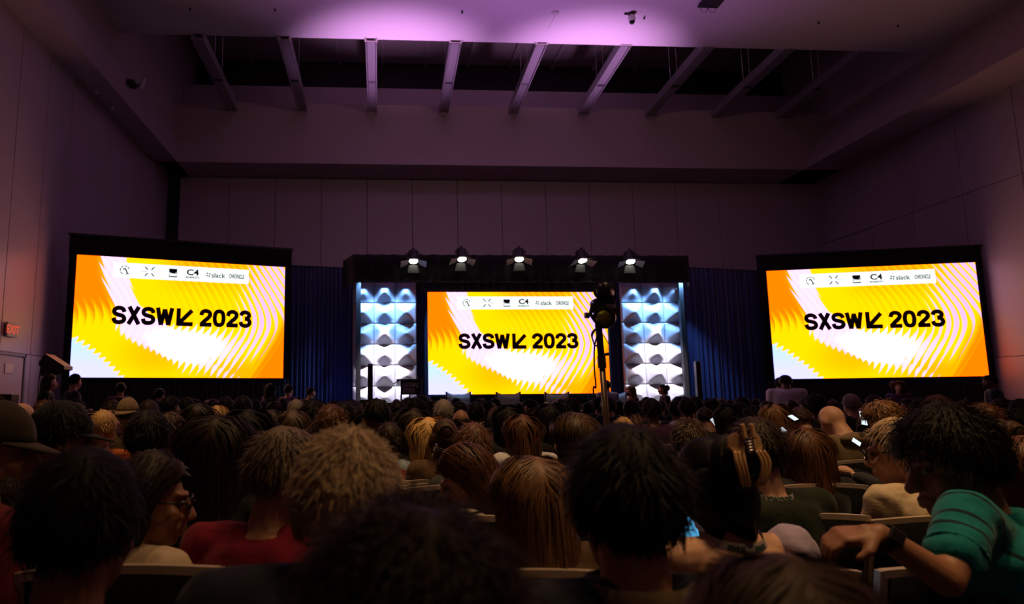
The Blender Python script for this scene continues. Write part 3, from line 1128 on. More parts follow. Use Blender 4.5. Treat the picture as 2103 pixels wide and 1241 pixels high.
# column loudspeakers
for px, top, l in ((760.5, 747, 'slim black column loudspeaker before the lectern tower'), (1431.5, 742, 'slim black column loudspeaker before the curtain by the people tower')):
    p = pt(px, top, 17.2)
    t = thing('column_speaker', l, 'loudspeaker', (p.x, 17.2, STZ), 0, 'column loudspeakers')
    hh = p.z - STZ
    obj('column_cabinet', MB().box((0, 0, .45 + (hh - .45) / 2), (.13, .14, hh - .45), None, .012), M_dark, t)
    obj('column_grille', MB().box((0, -.072, .45 + (hh - .45) / 2), (.11, .006, hh - .52), None, .002), M_black, t)
    obj('subwoofer', MB().box((0, .04, .225), (.30, .36, .45), None, .02), M_dark, t)

# stage chairs: sling-backed director chairs
M_sling = mat('sling_canvas', (.30, .30, .29), .8)


def stage_chair():
    t = thing('stage_chair', 'x', 'chair')
    zb = .94
    sag = lambda q: .075 * (1 - (2 * q - 1) ** 2)
    mb = MB()
    n = 10
    top = [(-.29 + .58 * i / n, .02 + .05 * math.sin(PI * i / n), zb - sag(i / n)) for i in range(n + 1)]
    V = top + [(x, y, .62) for x, y, z in top] + [(x, y + .012, z) for x, y, z in top] + [(x, y + .012, .62) for x, y, z in top]
    F = []
    N = n + 1
    for i in range(n):
        F += [(i, i + N, i + 1 + N, i + 1), (2 * N + i, 2 * N + i + 1, 3 * N + i + 1, 3 * N + i), (i, i + 1, 2 * N + i + 1, 2 * N + i), (N + i, 3 * N + i, 3 * N + i + 1, N + i + 1)]
    obj('sling_back', mb.add(V, F), M_sling, t, True)
    obj('seat', MB().box((0, -.25, .46), (.56, .5, .03), None, .01), M_sling, t)
    for s in (-1, 1):
        obj('back_post', MB().box((s * .30, .03, .70), (.035, .035, .50)), M_dark, t)
        obj('armrest', MB().box((s * .31, -.22, .66), (.05, .5, .025), None, .008), M_dark, t)
        for yy in (0, -.46):
            obj('leg', MB().box((s * .29, yy, .33), (.03, .03, .66)), M_dark, t)
    return t


sc0 = stage_chair()
cl = ['stage armchair nearest the lectern with sagging canvas back', 'second stage armchair from the lectern, under the screen centre', 'third stage armchair from the lectern, below the screen lettering', 'stage armchair behind the lamp stand at the end of the screen']
for i, px in enumerate((941.5, 1044, 1144, 1262)):
    p = pt(px, 806, 17.75)
    o = sc0 if i == 0 else dup(sc0)
    o.location = (p.x, 17.75, STZ)
    o.scale = (1.02, 1, (pt(px, 805, 17.75).z - STZ) / .945)
    o['label'] = 'grey ' + cl[i]
    o['group'] = 'canvas armchairs on the stage'
for px, l in ((1005, 'low dark side table on stage between the first armchairs'), (1212, 'low dark side table on stage by the lamp stand')):
    p = pt(px, 822, 17.5)
    t = thing('side_table', l, 'table', (p.x, 17.5, STZ))
    obj('table_top', MB().tube([(0, 0, .43), (0, 0, .46)], .28, 20), M_white, t)
    obj('pedestal', MB().tube([(0, 0, .03), (0, 0, .43)], .03, 8), M_dark, t)
    obj('base', MB().tube([(0, 0, 0), (0, 0, .03)], .2, 16), M_dark, t)

# loudspeaker beside the exit wall, on a stand
p = pt(108, 752, 13.4)
t = thing('wedge_speaker', 'black wedge loudspeaker on a stand by the exit side wall', 'loudspeaker', (p.x, p.y, 0))
Mx = Matrix.Translation((0, 0, p.z))
obj('speaker_box', MB().prism([(-.13, -.19), (.28, -.07), (.28, -.01), (-.08, .22), (-.15, .1)], -.16, .2, Mx), M_dark, t)
obj('side_handle', MB().box((-.19, 0, .05), (.07, .16, .11), Mx, .02), M_dark, t)
obj('badge', MB().box((.09, -.165, .03), (.16, .006, .05), Mx), mat('badge_grey', (.06, .06, .06), .5), t)
obj('pole', MB().tube([(0, .02, .05), (0, .02, p.z - .12)], .022, 8), M_dark, t)
for k in range(3):
    a = k * 2 * PI / 3 + .4
    obj('leg', MB().tube([(0, .02, .75), (.5 * math.cos(a), .02 + .5 * math.sin(a), .02)], .014, 6), M_dark, t)
obj('cable', MB().tube(catmull([(-.2, 0, p.z + .05), (-.23, 0, p.z - .4), (-.2, .05, .8), (-.25, .1, .02)], 5), .01, 5), M_black, t)
p = pt(18, 823, 11.5)
t = thing('monitor_speaker', 'small black box speaker low against the exit side wall', 'loudspeaker', (p.x - .1, p.y, 0))
obj('speaker_box', MB().box((.1, 0, p.z), (.19, .25, .2), Matrix.Rotation(-.1, 4, 'Y') if False else None, .015), M_dark, t)
obj('pole', MB().tube([(.1, 0, .03), (.1, 0, p.z - .1)], .02, 8), M_dark, t)
obj('base', MB().tube([(.1, 0, 0), (.1, 0, .03)], .2, 14), M_dark, t)

# lamp stand in the audience
YP = 8.0
base = pt(1242, 900, YP)
topp = pt(1231, 668, YP)
t = thing('lamp_stand', 'tall lighting stand rising from the audience in front of the central screen', 'lamp stand', (topp.x, YP, 0))
k = 1 / ppm(YP)
zz = lambda py: EYE.z + (VPY - py) * k
xx = lambda px: (pt(px, 700, YP).x - topp.x)
M_pole = mat('stand_pole', (.30, .24, .14), .35, .8)
obj('pole', MB().tube([(xx(1243), 0, .02), (xx(1234), 0, zz(745))], .036, 12), M_pole, t, True)
obj('upper_pole', MB().tube([(xx(1234), 0, zz(750)), (xx(1229), 0, zz(640))], .040, 10), M_dark, t, True)
obj('collar', MB().tube([(xx(1234.3), 0, zz(760)), (xx(1233.5), 0, zz(735))], .05, 12), M_dark, t)
obj('locking_lever', MB().tube([(xx(1234), -.02, zz(733)), (xx(1247), -.04, zz(731))], [.012, .02], 8), M_dark, t)
for q in range(3):
    a = q * 2 * PI / 3 + .5
    obj('leg', MB().tube([(xx(1240), 0, .55), (xx(1240) + .5 * math.cos(a), .5 * math.sin(a), .02)], .018, 6), M_dark, t)
obj('cable', MB().tube(catmull([(xx(1226), -.05, zz(690)), (xx(1218), -.05, zz(715)), (xx(1216), -.04, zz(760)), (xx(1218), -.03, zz(800)), (xx(1214), 0, zz(815)), (xx(1222), .05, .3), (xx(1236), .05, .02)], 6), .009, 6), M_black, t)
obj('cable_coil', MB().tube([(xx(1221) + .045 * math.cos(a) * (1 + .25 * math.sin(3 * a)), -.05 - .01 * a / 6, zz(697) + .10 * math.sin(a * 1.02)) for a in np.linspace(0, 6 * PI, 60)], .008, 5), M_black, t)
obj('thin_cable', MB().tube(catmull([(xx(1234), 0, zz(685)), (xx(1240), 0, zz(692)), (xx(1247), 0, zz(705)), (xx(1252), 0, zz(713))], 6), .005, 5), M_black, t)
s_ = thing('spot_lamp', 'black round headed lamp at the very top of the lamp stand', 'stage light', (topp.x + xx(1246), YP, zz(600)))
auto_smooth(obj('lamp_head', MB().tube([(-.08, -.10, .01), (-.06, -.085, .01), (.0, 0, 0), (.05, .09, 0)], [.05, .105, .118, .09], 18), M_blackg, s_))
obj('lens', MB().ell((-.07, -.105, .01), (.06, .05, .085), 14, 8), M_blackg, s_, True)
obj('yoke', MB().tube([(.02, .0, .10), (.10, .02, .08), (.11, .03, -.06), (.03, .02, -.15)], .016, 6), M_dark, s_)
obj('tail_box', MB().box((.09, .06, .04), (.09, .12, .14), None, .02), M_dark, s_)
obj('arm', MB().box((.01, .02, -.14), (.05, .05, .12), None, .01), M_dark, s_)
obj('power_cable', MB().tube(catmull([(.11, .02, .09), (.135, .0, .0), (.12, 0, -.12), (.06, 0, -.2)], 5), .006, 5), M_black, s_)
s_ = thing('moving_head_lamp', 'black moving head lamp with greenish lens below the top of the stand', 'stage light', (topp.x + xx(1243), YP, zz(632)))
obj('lamp_base', MB().box((0, .02, .02), (.27, .2, .16), None, .03), M_blackg, s_)
obj('yoke', MB().tube([(-.13, 0, .04), (-.17, -.02, -.08), (-.12, -.04, -.17)], .022, 8), M_dark, s_)
obj('yoke', MB().tube([(.13, 0, .06), (.16, -.02, -.06), (.10, -.04, -.16)], .022, 8), M_dark, s_)
auto_smooth(obj('lamp_head', MB().tube([(.05, .14, -.06), (.03, .06, -.09), (-.02, -.07, -.13), (-.03, -.10, -.14)], [.08, .13, .135, .125], 18), M_blackg, s_))
ml = mat('green_lens', (.30, .32, .05), .15, .85, bump=1.0, bscale=45)
obj('lens', MB().ell((-.03, -.10, -.14), (.10, .05, .10), 16, 10), ml, s_, True)
obj('side_knob', MB().tube([(-.19, -.03, -.10), (-.24, -.03, -.10)], .035, 10), M_dark, s_)
obj('control_panel', MB().box((.05, -.085, .0), (.12, .012, .05), None, .004), M_alu, s_)

# ------------------------------------------------------------------ people
def skin(n, c):
    return mat('skin_' + n, c, .5, 0, .4, noise=.06, nscale=40)


SK = {'light': skin('light', (.62, .36, .24)), 'mid': skin('mid', (.45, .24, .15)), 'tan': skin('tan', (.34, .16, .09)), 'dark': skin('dark', (.16, .075, .045))}
HAIR = {'black': hair_mat('black', (.006, .0045, .004), .55, .13), 'darkbrown': hair_mat('darkbrown', (.018, .009, .005), .5, .2),
        'brown': hair_mat('brown', (.055, .027, .012), .5), 'lightbrown': hair_mat('lightbrown', (.17, .085, .035), .45), 'auburn': hair_mat('auburn', (.085, .031, .011), .5),
        'red': hair_mat('red', (.15, .05, .018), .5), 'blond': hair_mat('blond', (.55, .34, .12), .45), 'grey': hair_mat('grey', (.28, .24, .20), .5),
        'greyblond': hair_mat('greyblond', (.42, .31, .18), .6), 'greybrown': hair_mat('greybrown', (.13, .095, .07), .5)}


def cloth(n, c, rough=.85):
    return mat('cloth_' + n, c, rough, 0, .25, noise=.18, nscale=22, bump=.35, bscale=38, sheen=.1)


CL = {'black': cloth('black', (.010, .010, .011)), 'navy': cloth('navy', (.012, .016, .032)), 'charcoal': cloth('charcoal', (.035, .035, .038)), 'grey': cloth('grey', (.14, .14, .15)),
      'white': cloth('white', (.62, .62, .66)), 'cream': cloth('cream', (.66, .52, .36)), 'tan': cloth('tan', (.62, .50, .33)), 'khaki': cloth('khaki', (.20, .145, .08)),
      'teal': cloth('teal', (.0, .215, .225)), 'crimson': cloth('crimson', (.20, .004, .024)), 'red': cloth('red', (.17, .02, .025)), 'green': cloth('green', (.010, .016, .007)),
      'olive': cloth('olive', (.05, .045, .02)), 'denim': cloth('denim', (.04, .055, .085)), 'plum': cloth('plum', (.09, .03, .09)), 'lilac': cloth('lilac', (.42, .36, .52)),
      'orange': cloth('orange', (.55, .12, .02)), 'brown': cloth('brown', (.09, .05, .025)), 'paleblue': cloth('paleblue', (.32, .42, .52))}
M_shoe = mat('shoe_leather', (.02, .018, .017), .4)
M_eye = mat('eye', (.16, .13, .12), .35)
M_frame = mat('glasses_frame', (.012, .010, .010), .25)
M_clear = mat('clear_lens', (1, 1, 1), .03)
M_clear.node_tree.nodes['Principled BSDF'].inputs['Transmission Weight'].default_value = 1
M_clear.node_tree.nodes['Principled BSDF'].inputs['IOR'].default_value = 1.08
M_glass = mat('dark_lens', (.03, .025, .05), .06, 0, .8)


def stripes_mat():
    m = mat('cloth_striped', (.8, .72, .6), .85)
    nt = m.node_tree
    tc = nt.nodes.new('ShaderNodeTexCoord')
    sp_ = nt.nodes.new('ShaderNodeSeparateXYZ')
    nt.links.new(tc.outputs['Object'], sp_.inputs[0])
    ma = nt.nodes.new('ShaderNodeMath'); ma.operation = 'MULTIPLY'; ma.inputs[1].default_value = 42
    nt.links.new(sp_.outputs['Z'], ma.inputs[0])
    fr_ = nt.nodes.new('ShaderNodeMath'); fr_.operation = 'FRACT'
    nt.links.new(ma.outputs[0], fr_.inputs[0])
    gt = nt.nodes.new('ShaderNodeMath'); gt.operation = 'GREATER_THAN'; gt.inputs[1].default_value = .70
    nt.links.new(fr_.outputs[0], gt.inputs[0])
    mx = nt.nodes.new('ShaderNodeMix'); mx.data_type = 'RGBA'
    mx.inputs['A'].default_value = (.78, .70, .56, 1); mx.inputs['B'].default_value = (.012, .011, .012, 1)
    nt.links.new(gt.outputs[0], mx.inputs['Factor'])
    nt.links.new(mx.outputs['Result'], nt.nodes['Principled BSDF'].inputs['Base Color'])
    return m


CL['striped'] = stripes_mat()


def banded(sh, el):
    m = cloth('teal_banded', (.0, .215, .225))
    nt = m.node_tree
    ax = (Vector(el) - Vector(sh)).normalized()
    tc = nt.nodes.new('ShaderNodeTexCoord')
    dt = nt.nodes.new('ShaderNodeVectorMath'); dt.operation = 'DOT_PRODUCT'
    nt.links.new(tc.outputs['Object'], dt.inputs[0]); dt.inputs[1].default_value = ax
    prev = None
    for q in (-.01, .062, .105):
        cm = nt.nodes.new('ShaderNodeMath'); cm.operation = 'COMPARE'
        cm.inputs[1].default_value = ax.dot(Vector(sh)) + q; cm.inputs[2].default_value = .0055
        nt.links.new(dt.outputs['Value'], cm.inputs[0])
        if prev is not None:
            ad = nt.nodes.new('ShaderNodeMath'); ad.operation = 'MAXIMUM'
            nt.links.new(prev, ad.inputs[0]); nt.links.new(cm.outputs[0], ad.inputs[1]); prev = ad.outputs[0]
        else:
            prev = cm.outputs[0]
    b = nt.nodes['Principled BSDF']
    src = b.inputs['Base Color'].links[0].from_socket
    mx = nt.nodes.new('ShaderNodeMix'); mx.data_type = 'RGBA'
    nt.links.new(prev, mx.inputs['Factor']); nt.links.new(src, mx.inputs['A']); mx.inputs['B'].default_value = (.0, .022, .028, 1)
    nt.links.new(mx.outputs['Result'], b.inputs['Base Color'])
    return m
V3 = lambda *a: np.array(a, float)


def head_prims(mb, M, fine=True):
    mb.ell((0, -.010, .022), (.074, .094, .098), 18, 12, M)
    mb.ell((0, .030, -.045), (.056, .064, .074), 14, 10, M)
    mb.ell((0, .068, -.098), (.026, .024, .022), 10, 8, M)
    mb.limb([(0, .096, .010), (0, .119, -.032)], [.010, .0145], 8, M)
    for s in (-1, 1):
        mb.ell((s * .078, -.006, -.010), (.012, .024, .034), 10, 8, M)
        mb.ell((s * .036, .064, -.030), (.026, .024, .028), 10, 8, M)
        if fine:
            mb.limb([(s * .012, .094, .028), (s * .045, .080, .030)], [.009, .008], 6, M)
            mb.ell((s * .013, .108, -.036), (.010, .010, .009), 8, 6, M)
    mb.limb([(-.022, .092, -.066), (0, .104, -.063), (.022, .092, -.066)], [.006, .0085, .006], 6, M)
    mb.limb([(-.018, .090, -.077), (0, .101, -.078), (.018, .090, -.077)], [.007, .010, .007], 6, M)
    mb.limb([(0, -.028, -.05), (0, -.050, -.20)], [.054, .062], 12, M)


SKR = V3(.078, .099, .104)
SKC = V3(0, -.008, .018)


def hairline(d, back=-.62):
    y = d[..., 1]
    return np.interp(y, [-1, -.35, .15, .5, .8, 1], [back, back * .6, -.12, .30, .50, .54])


def ribbons(mb, P, wid, taper=.35):
    """P: steps x n x 3 strand points -> flat ribbons."""
    S, n, _ = P.shape
    T = np.gradient(P, axis=0)
    T /= np.linalg.norm(T, axis=2, keepdims=True) + 1e-9
    out = P - np.array([0, -.01, 0])
    out[:, :, 2] *= .4
    Wd = np.cross(T, out)
    Wd /= np.linalg.norm(Wd, axis=2, keepdims=True) + 1e-9
    w = wid * np.linspace(1, taper, S)[:, None, None] / 2
    A, B = P - Wd * w, P + Wd * w
    V = np.stack([A, B], 2).transpose(1, 0, 2, 3).reshape(-1, 3)
    F = []
    for k in range(n):
        o = k * S * 2
        for i in range(S - 1):
            a = o + i * 2
            F.append((a, a + 1, a + 3, a + 2))
    mb.add(V, F)


def hair_mesh(style, seed=0, n=900, wid=.005, L=.3, steps=8, vol=1.0, part=.02):
    rg = np.random.default_rng(seed)
    mb = MB()
    thick = {'short': .014, 'crew': .007, 'long': .018, 'bob': .018, 'curly': .030, 'updo': .010, 'fringe': .006, 'thin': .006, 'wave': .030}[style] * vol
    N, K = 30, 16
    th = np.linspace(-PI / 2, PI / 2, K + 1)[:, None]
    ph = np.linspace(0, 2 * PI, N, endpoint=False)[None, :]
    D = np.stack([np.cos(th) * np.cos(ph), np.cos(th) * np.sin(ph), np.sin(th) + 0 * ph], -1)

    def mask(D):
        if style == 'fringe':
            return np.clip((D[..., 2] - hairline(D)) / .15, 0, 1) * np.clip((.25 - D[..., 2]) / .15, 0, 1) * np.clip((.35 - D[..., 1]) / .2, 0, 1)
        if style == 'thin':
            return np.clip((D[..., 2] - hairline(D)) / .15, 0, 1) * np.clip(1 - np.clip((D[..., 2] - .35) * 2.2, 0, 1) * np.clip(D[..., 1] + .75, 0, 1), .0, 1)
        return np.clip((D[..., 2] - hairline(D)) / .14, 0, 1)

    m = mask(D)
    nz = .5 + .5 * np.sin(D[..., 0] * 7 + seed) * np.sin(D[..., 1] * 6 + seed * 2) * np.sin(D[..., 2] * 8 + seed * .7)
    rr = .90 + m * (.10 + thick * (.75 + .5 * nz) / .09)
    if style in ('short', 'wave'):
        rr = rr + m * .05 * vol * np.clip(D[..., 2], 0, 1)
    cap = SKC + D * SKR * rr[..., None]
    F = []
    for i in range(K):
        for j in range(N):
            a, b = i * N + j, i * N + (j + 1) % N
            if i == 0:
                F.append((a, b + N, a + N))
            elif i == K - 1:
                F.append((a, b, a + N))
            else:
                F.append((a, b, b + N, a + N))
    mb.add(cap.reshape(-1, 3), F)
    hang = style in ('long', 'bob')
    if hang or (style == 'updo' and L > .05):
        zs = np.linspace(.04, -L, 10)
        rings = []
        for q, z in enumerate(zs):
            f = q / 9
            a = (.088 + .022 * math.sin(PI * min(f * 1.1, 1)) - .028 * f ** 3) * (1 + .22 * (vol - 1))
            b = (.106 - .012 * f) * (1 + .2 * (vol - 1))
            cy = -.014 - .05 * f * min(L / .3, 1.2)
            p1, p0 = PI * .10, -PI * 1.10
            if f > .6:
                p1, p0 = PI * (.10 - .25 * (f - .6)), -PI * (1.10 - .25 * (f - .6))
            ang = np.linspace(p0, p1, 22)
            k = 1 + .03 * np.sin(ang * 9 + seed) + .02 * np.sin(ang * 17 + 2 * seed)
            zz_ = z - (.025 * np.sin(ang * 5 + seed) if q == 9 else 0)
            o = np.stack([a * k * np.cos(ang), cy + b * k * np.sin(ang), np.full(22, 1.) * zz_], -1)
            ii = np.stack([a * .72 * np.cos(ang[::-1]), cy + b * .72 * np.sin(ang[::-1]), np.full(22, 1.) * z], -1)
            rings.append(np.concatenate([o, ii]))
        mb.rings(rings[::-1])
    # strands
    D = rg.normal(size=(n * 4, 3))
    D /= np.linalg.norm(D, axis=1, keepdims=True)
    D = D[mask(D) > .35][:n]
    n = len(D)
    t = thick * rg.uniform(.55, 1.25, (n, 1))
    P = SKC + D * (SKR + t)
    pts = [P.copy()]
    if hang:
        ln = L * rg.uniform(.85, 1.08, (n, 1)) + .12
        st = ln / (steps - 1)
        lat = np.sign(D[:, :1] - part)
        wig = rg.uniform(0, 6, n)
        for k in range(1, steps):
            rel = (P - SKC) / SKR
            nr = rel / (np.linalg.norm(rel, axis=1, keepdims=True) + 1e-9)
            top = np.clip(nr[:, 2:3] - .2, 0, 1)
            Fd = np.concatenate([lat * top * 1.5, -.5 * top + np.where(D[:, 1:2] > .2, -.5, -.05), -np.ones((n, 1))], 1)
            on = np.clip((P[:, 2:3] + .02) / .05, 0, 1)
            Fd = Fd - on * nr * np.minimum((Fd * nr).sum(1, keepdims=True), 0)
            Fd /= np.linalg.norm(Fd, axis=1, keepdims=True) + 1e-9
            P = P + Fd * st + rg.normal(0, .0022, (n, 3))
            P[:, 0] += .004 * vol * np.sin(wig + k * .9)
            fr_ = (P[:, 1] > .025) & (P[:, 2] < .075)
            P[:, 1] -= np.where(fr_, .55 * (P[:, 1] - .020), 0)
            P[:, 0] = np.where(fr_, np.sign(P[:, 0]) * np.maximum(np.abs(P[:, 0]), .084), P[:, 0])
            rel = (P - SKC) / (SKR + t)
            r = np.linalg.norm(rel, axis=1, keepdims=True)
            P = np.where((r < 1) & (P[:, 2:3] > -.03), SKC + rel / r * (SKR + t), P)
            f = np.clip((.04 - P[:, 2]) / (L + .04), 0, 1)
            a = (.088 + .022 * np.sin(PI * np.minimum(f * 1.1, 1)) - .028 * f ** 3) * (1 + .22 * (vol - 1)) + t[:, 0] * .25
            b = (.106 - .012 * f) * (1 + .2 * (vol - 1)) + t[:, 0] * .25
            cy = -.014 - .05 * f * min(L / .3, 1.2)
            q = np.sqrt((P[:, 0] / a) ** 2 + ((P[:, 1] - cy) / b) ** 2) + 1e-6
            s = np.where((P[:, 2] < .02), np.where(q < 1, 1 / q, np.where(q > 1.12, 1.12 / q, 1)), 1)
            P[:, 0] *= s
            P[:, 1] = cy + (P[:, 1] - cy) * s
            pts.append(P.copy())
    elif style == 'updo':
        bun = V3(0, -.112, .045)
        for k in range(1, steps):
            g = bun - P
            rel = (P - SKC) / SKR
            nr = rel / (np.linalg.norm(rel, axis=1, keepdims=True) + 1e-9)
            g = g - nr * (g * nr).sum(1, keepdims=True)
            g /= np.linalg.norm(g, axis=1, keepdims=True) + 1e-9
            P = P + g * .018 + rg.normal(0, .001, (n, 3))
            rel = (P - SKC) / (SKR + t)
            P = SKC + rel / np.linalg.norm(rel, axis=1, keepdims=True) * (SKR + t)
            pts.append(P.copy())
        mb.ell((0, -.112, .045), (.070, .052, .080), 16, 10)
        mb.ell((0, -.150, .045), (.046, .030, .052), 14, 10)
        for a in np.linspace(0, 2 * PI, 26):
            r = .055
            mb.tube([(r * math.cos(a + q * .5) * (1 - .1 * q), -.138 - .010 * q, .045 + 1.15 * r * math.sin(a + q * .5) * (1 - .12 * q)) for q in range(4)], .009, 5)
    else:
        LL = {'short': .036, 'crew': .017, 'curly': .065, 'fringe': .02, 'thin': .028, 'wave': .08}[style] * (1 if style in ('crew', 'fringe', 'thin') else vol)
        ln = LL * rg.uniform(.6, 1.2, (n, 1))
        if style in ('short', 'crew', 'wave'):
            ln = ln * np.clip(.95 + D[:, 2:3] * .9, .30, 1.1)
        st = ln / (steps - 1)
        whorl = V3(.01, -.05, .12)
        ph = rg.uniform(0, 6.28, (n, 1))
        ax = rg.normal(size=(n, 3))
        up = {'short': .16, 'crew': .45, 'curly': .55, 'fringe': .4, 'thin': .5, 'wave': .35}[style]
        for k in range(1, steps):
            rel = (P - SKC) / SKR
            nr = rel / (np.linalg.norm(rel, axis=1, keepdims=True) + 1e-9)
            g = P - whorl
            g[:, 2] -= .06
            g = g - nr * (g * nr).sum(1, keepdims=True)
            g /= np.linalg.norm(g, axis=1, keepdims=True) + 1e-9
            d = g + nr * up * (1 - .6 * k / steps) * (np.clip(.6 + nr[:, 2:3] * 1.2, -.3, 1) if style in ('short', 'crew', 'wave') else 1)
            if style in ('curly', 'wave'):
                am = 1.5 if style == 'curly' else .75
                d = d + am * np.cross(nr, ax) * np.sin(ph + k * (1.7 if style == 'curly' else 1.0)) + am * .5 * ax * np.cos(ph + k * 1.7)
            else:
                d = d + ax * .28
            d /= np.linalg.norm(d, axis=1, keepdims=True) + 1e-9
            P = P + d * st
            rel = (P - SKC) / (SKR + .002)
            r = np.linalg.norm(rel, axis=1, keepdims=True)
            P = np.where(r < 1, SKC + rel / r * (SKR + .002), P)
            pts.append(P.copy())
    ribbons(mb, np.stack(pts), wid)
    return mb.mesh('hair', True)


def hand(mb, w, d, nrm, s=1.0, curl=.6, thumb=1):
    """Palm, four fingers of unequal length with knuckle bends, and a thumb from the side of the palm."""
    w, d, nrm = (V3(*x) for x in (w, d, nrm))
    d /= np.linalg.norm(d)
    nrm = nrm - d * (nrm @ d)
    nrm /= np.linalg.norm(nrm)
    sd = np.cross(d, nrm) * thumb
    mb.limb([w, w + d * .03 * s], [.024 * s, .027 * s], 8)
    for k, q in enumerate((-.030, -.010, .010, .030)):
        base = w + d * .088 * s + sd * q * s
        mb.limb([w + d * .02 * s + sd * q * .7 * s, base], [.016 * s, .0135 * s], 8)
        ln = (.80, .95, 1.0, .90)[k]
        a, p = 0, base
        P, R = [p], [.0105 * s]
        for j, seg in enumerate((.042, .026, .021)):
            a += curl * (.8, 1.0, .7)[j]
            p = p + (d * math.cos(a) + nrm * math.sin(a)) * seg * ln * s
            P.append(p); R.append((.0098, .0090, .0078)[j] * s)
        mb.limb(P, R, 8)
    b = w + d * .025 * s + sd * .026 * s
    m1 = b + (d * .6 + sd * .65 + nrm * .35) * .045 * s
    mb.limb([b, m1, m1 + (d * .85 + sd * .1 + nrm * .45) * .032 * s], [.015 * s, .0125 * s, .010 * s], 8)


TORSO = [(-.16, .165, .125), (.03, .165, .125), (.28, .150, .112), (.58, .170, .118), (.80, .180, .114), (.92, .150, .098), (.975, .090, .074), (1.0, .066, .064)]


class Fig:
    """Seated or standing figure in local space, facing +y, origin on the floor."""

    def __init__(s, top, lean=0.0, hy=0.0, hp=0.0, hr=0.0, sw=1.0, hs=1.0, arms='lap', knee=.42, stand=False, hang=None, fwd=0.0, wid=1.0, nk=1.0):
        s.top, s.sw, s.hs, s.stand, s.wid = top, sw, hs, stand, wid
        s.pz = .92 if stand else .56
        s.nb = top - .262 * hs + (1 - nk) * .2
        s.lean = lean
        s.T = lambda x, y, z: (x, y + math.tan(lean) * z * (s.nb - s.pz) + fwd * max(z - .7, 0), s.pz + z * (s.nb - s.pz))
        nbp = Vector(s.T(0, 0, 1.0))
        hc = nbp + Vector((0, .045 * hs + .05 * max(hp, 0), .140 * hs - (1 - nk) * .2))
        piv = Vector((0, -.03, -.10)) * hs
        R = Matrix.Rotation(hy, 4, 'Z') @ Matrix.Rotation(-hp, 4, 'X') @ Matrix.Rotation(hr, 4, 'Y')
        s.HM = Matrix.Translation(hc + piv) @ R @ Matrix.Translation(-piv) @ Matrix.Diagonal((hs, hs, hs, 1))
        s.arms = {}
        for q in (-1, 1):
            sh = s.T(q * .182 * sw, -.005, .88)
            if stand:
                el = (q * .225 * sw, sh[1] - .03, sh[2] - .29); wr = (q * .215 * sw, sh[1] + .05, sh[2] - .53)
                hd, hn = (0, .15, -1), (-q, 0, 0)
                if arms == 'front':
                    el = (q * .21 * sw, sh[1] + .02, sh[2] - .28); wr = (q * .06, sh[1] + .24, sh[2] - .26); hd, hn = (-q * .6, .6, .2), (0, .2, -1)
            else:
                el = (q * .235 * sw, sh[1] + .05, max(sh[2] - .28, .62)); wr = (q * .10, .27, .685)
                hd, hn = (-q * .45, 1, -.1), (0, 0, -1)
                if arms == 'phone':
                    wr = (q * .085, .30, .80); hd, hn = (-q * .5, .75, .45), (-q * .6, .0, .5)
            s.arms[q] = [sh, el, wr, hd, hn, .5]
        s.knee = knee

    def legs(s, mb, g=0.0):
        for q in (-1, 1):
            if s.stand:
                mb.limb([(q * .09, 0, .90), (q * .095, .015, .50), (q * .10, -.01, .09)], [.088 + g, .060 + g, .044 + g], 10)
            else:
                mb.limb([(q * .09, 0, .545), (q * .11, s.knee, .52), (q * .11, s.knee - .02, .10)], [.082 + g, .062 + g, .045 + g], 10)

    def torso(s, mb, k, z1=1.01, g=0.0):
        rs = []
        for z, a, b in TORSO:
            if z > z1:
                continue
            c = s.T(0, 0, z)
            a = (a * (s.sw if z > .4 else .5 + .5 * s.sw) * s.wid) * k + g
            b = b * k * s.wid + g
            rs.append([(c[0] + a * math.copysign(abs(math.cos(t)) ** .85, math.cos(t)), c[1] + b * math.copysign(abs(math.sin(t)) ** .9, math.sin(t)), c[2]) for t in np.linspace(0, 2 * PI, 22, endpoint=False)])
        mb.rings(rs)
        for q in (-1, 1):
            mb.limb([s.T(q * .07, 0, .90), s.arms[q][0]], [.055 * k + g, .062 * k + g], 12)

    def body(s, fine=True):
        mb = MB()
        s.torso(mb, .93)
        s.legs(mb)
        for q in (-1, 1):
            sh, el, wr, hd, hn, cu = s.arms[q]
            mb.limb([sh, el, wr], [.052, .040, .027], 12)
            if fine:
                hand(mb, wr, hd, hn, 1.0, cu, -q)
            else:
                mb.ell(np.array(wr) + .07 * np.array(hd) / np.linalg.norm(hd), (.04, .05, .03), 8, 6)
            ax, ay = (q * .11, (s.knee - .02) if not s.stand else -.01)
            mb.limb([(q * .105, ay - .03, .05), (q * .115, ay + .14, .035)], [.036, .03], 8)
        head_prims(mb, s.HM, fine)
        return mb

    def shirt(s, sleeve='long', g=.012):
        mb = MB()
        s.torso(mb, 1.0, .985, g)
        for q in (-1, 1):
            sh, el, wr = (np.array(x, float) for x in s.arms[q][:3])
            if sleeve == 'long':
                mb.limb([sh, el, wr + (el - wr) * .06], [.058 + g, .048 + g, .034 + g], 12)
            elif sleeve == 'short':
                mb.limb([sh, sh + (el - sh) * .62], [.060 + g, .056 + g], 12)
        return mb

    def trousers(s, g=.010):
        mb = MB()
        if s.stand:
            mb.ell((0, 0, .93), (.165, .12, .12), 14, 10)
        else:
            mb.ell((0, 0, .565), (.18, .135, .105), 14, 10)
        s.legs(mb, g)
        return mb

    def shoes(s):
        mb = MB()
        for q in (-1, 1):
            ay = (s.knee - .02) if not s.stand else -.01
            mb.limb([(q * .105, ay - .045, .045), (q * .115, ay + .10, .04), (q * .118, ay + .17, .034)], [.045, .043, .034], 10)
        return mb


